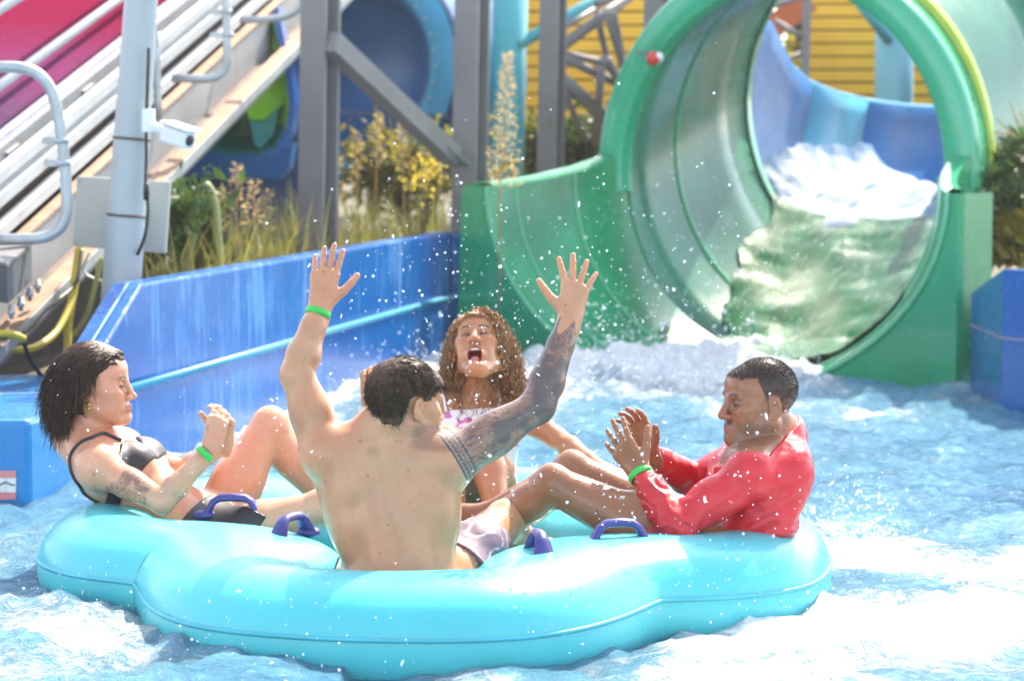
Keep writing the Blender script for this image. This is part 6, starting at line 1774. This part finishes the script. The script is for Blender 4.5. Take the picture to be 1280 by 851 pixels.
# ================================================================== SPRAY IN THE AIR
def spray():
    rng = np.random.RandomState(123); P_, S_ = [], []
    def add(n, fx, fy, d0, d1, s0, s1):
        for _ in range(n):
            p = P(fx(), fy(), rng.uniform(d0, d1)); 
            if p.z < .05: continue
            P_.append(p); S_.append((s0 + (s1 - s0) * rng.uniform() ** 4) * .85)
    g = lambda m, s: (lambda: rng.normal(m, s)); u = lambda a, b: (lambda: rng.uniform(a, b))
    add(460, g(640, 110), g(430, 95), 6.2, 9.5, .0016, .0060)       # around the laughing woman
    add(300, u(560, 1000), g(330, 90), 7.5, 12.5, .0018, .0060)      # in front of the slide
    add(170, u(740, 1010), g(590, 60), 5.8, 7.2, .0015, .0052)       # over the man in red
    add(120, u(60, 420), g(540, 70), 6.2, 7.6, .0014, .0045)         # over the woman at the left
    add(150, u(560, 860), g(620, 60), 6.0, 7.4, .0015, .0050)
    add(80, u(380, 560), g(350, 70), 6.6, 9.5, .0016, .0050)
    add(110, u(640, 1040), g(745, 40), 5.4, 6.3, .0013, .0045)
    add(140, u(20, 520), g(790, 45), 5.4, 6.0, .0013, .0045)
    # spray thrown up where the slide meets the pool and along the left wall
    def cloud(n, px0, px1, py, zmax, s0, s1, dd):
        for _ in range(n):
            c = W(rng.uniform(px0, px1), py + rng.normal(0, 8), 0); z = zmax * rng.exponential(.33)
            p = c + Vector((rng.normal(0, .05), rng.normal(0, dd), z + .02)); P_.append(p); S_.append(s0 + (s1 - s0) * rng.uniform() ** 3)
    cloud(2600, 700, 1010, 480, .40, .002, .007, .35)
    cloud(700, 250, 570, 470, .25, .003, .008, .4)
    cloud(900, 960, 1130, 690, .16, .0015, .005, .2)
    cloud(700, 40, 380, 750, .10, .0012, .004, .25)
    cloud(350, 980, 1280, 790, .12, .0013, .0045, .2)
    base = MB(); base.ball((0, 0, 0), 1, 8); bv = np.array(base.v)
    tri = []
    for f in base.f: tri.append(f)
    bf = np.array(tri); n = len(P_)
    S = np.array(S_)[:, None, None]; st = np.stack([np.ones(n), np.ones(n), rng.uniform(.8, 1.7, n)], 1)[:, None, :]
    ax = nrm_rows(rng.normal(0, 1, (n, 3)) + np.array((0, 0, .8))); el = np.where(rng.uniform(0, 1, n) < .3, rng.uniform(1.4, 3.2, n), rng.uniform(1, 1.25, n))
    loc_ = bv[None] * S; loc_ = loc_ + (loc_ @ ax[:, :, None]) * ax[:, None, :] * (el - 1)[:, None, None]
    V = (loc_ + np.array([tuple(p) for p in P_])[:, None, :]).reshape(-1, 3)
    F = (bf[None] + (np.arange(n) * len(bv))[:, None, None]).reshape(-1, 4)
    t = NT('water_drop'); t.pr(Base_Color=(.93, .96, 1, 1), Roughness=.15, IOR=1.33, Transmission_Weight=.4)
    tag(mesh_np('spray', V, F, t.m), 'white water droplets flung through the air round the raft', 'spray', kind='stuff')
spray()
HAZE = .0009
# ================================================================== CAMERA, LIGHT, WORLD
cam = bpy.data.cameras.new('camera'); co = bpy.data.objects.new('camera', cam); col.objects.link(co)
co.location = (0, 0, CAMH); co.rotation_euler = (R(90) - PITCH, 0, 0)
cam.sensor_width = 36; cam.lens = 36 * FPX / 1280; cam.clip_end = 2000; cam.clip_start = .1
cam.dof.use_dof = True; cam.dof.focus_distance = 6.7; cam.dof.aperture_fstop = 4.0
scene.camera = co
SUN_EL, SUN_AZ = 48, 25          # azimuth: degrees to the right of straight ahead
w = bpy.data.worlds.new('World'); scene.world = w; w.use_nodes = True
nt = w.node_tree; nt.nodes.clear()
bg = nt.nodes.new('ShaderNodeBackground'); ow = nt.nodes.new('ShaderNodeOutputWorld'); sky = nt.nodes.new('ShaderNodeTexSky')
sky.sky_type = 'NISHITA'; sky.sun_disc = False; sky.sun_elevation = R(SUN_EL); sky.sun_rotation = R(SUN_AZ)
sky.air_density = 1.0; sky.dust_density = 1.0; sky.ozone_density = 1
hs = nt.nodes.new('ShaderNodeHueSaturation'); hs.inputs['Saturation'].default_value = .5; nt.links.new(sky.outputs[0], hs.inputs['Color']); nt.links.new(hs.outputs[0], bg.inputs[0]); bg.inputs[1].default_value = .15; nt.links.new(bg.outputs[0], ow.inputs[0])
sl = bpy.data.lights.new('sun', 'SUN'); sl.energy = 3.3; sl.angle = R(.5); sl.color = (1, .88, .72)
so = bpy.data.objects.new('sun', sl); col.objects.link(so)
sd = Vector((math.sin(R(SUN_AZ)) * math.cos(R(SUN_EL)), math.cos(R(SUN_AZ)) * math.cos(R(SUN_EL)), math.sin(R(SUN_EL))))
so.rotation_euler = sd.to_track_quat('Z', 'Y').to_euler(); so.location = (4, 14, 12)
scene.view_settings.view_transform = 'Standard'; scene.view_settings.look = 'None'; scene.view_settings.gamma = 1
scene.view_settings.use_curve_mapping = False; scene.view_settings.exposure = 1.9
scene.cycles.use_denoising = True
scene.cycles.max_bounces = 8; scene.cycles.sample_clamp_indirect = 8

if HAZE:
    hb = MB(); hb.box((0, 20, 2.4), (60, 72, 6.8))  # haze volume added to lift the shadows like lens flare
    ht = bpy.data.materials.new('haze'); ht.use_nodes = True; ht.node_tree.nodes.clear()
    ho_ = ht.node_tree.nodes.new('ShaderNodeOutputMaterial'); pv = ht.node_tree.nodes.new('ShaderNodeVolumePrincipled')
    pv.inputs['Color'].default_value = (1, 1, 1, 1); pv.inputs['Density'].default_value = HAZE; pv.inputs['Anisotropy'].default_value = .35
    ht.node_tree.links.new(pv.outputs[0], ho_.inputs['Volume'])
    tag(hb.build('haze', ht), 'thin spray haze over the whole pool, added to imitate veiling flare', 'haze', kind='stuff')
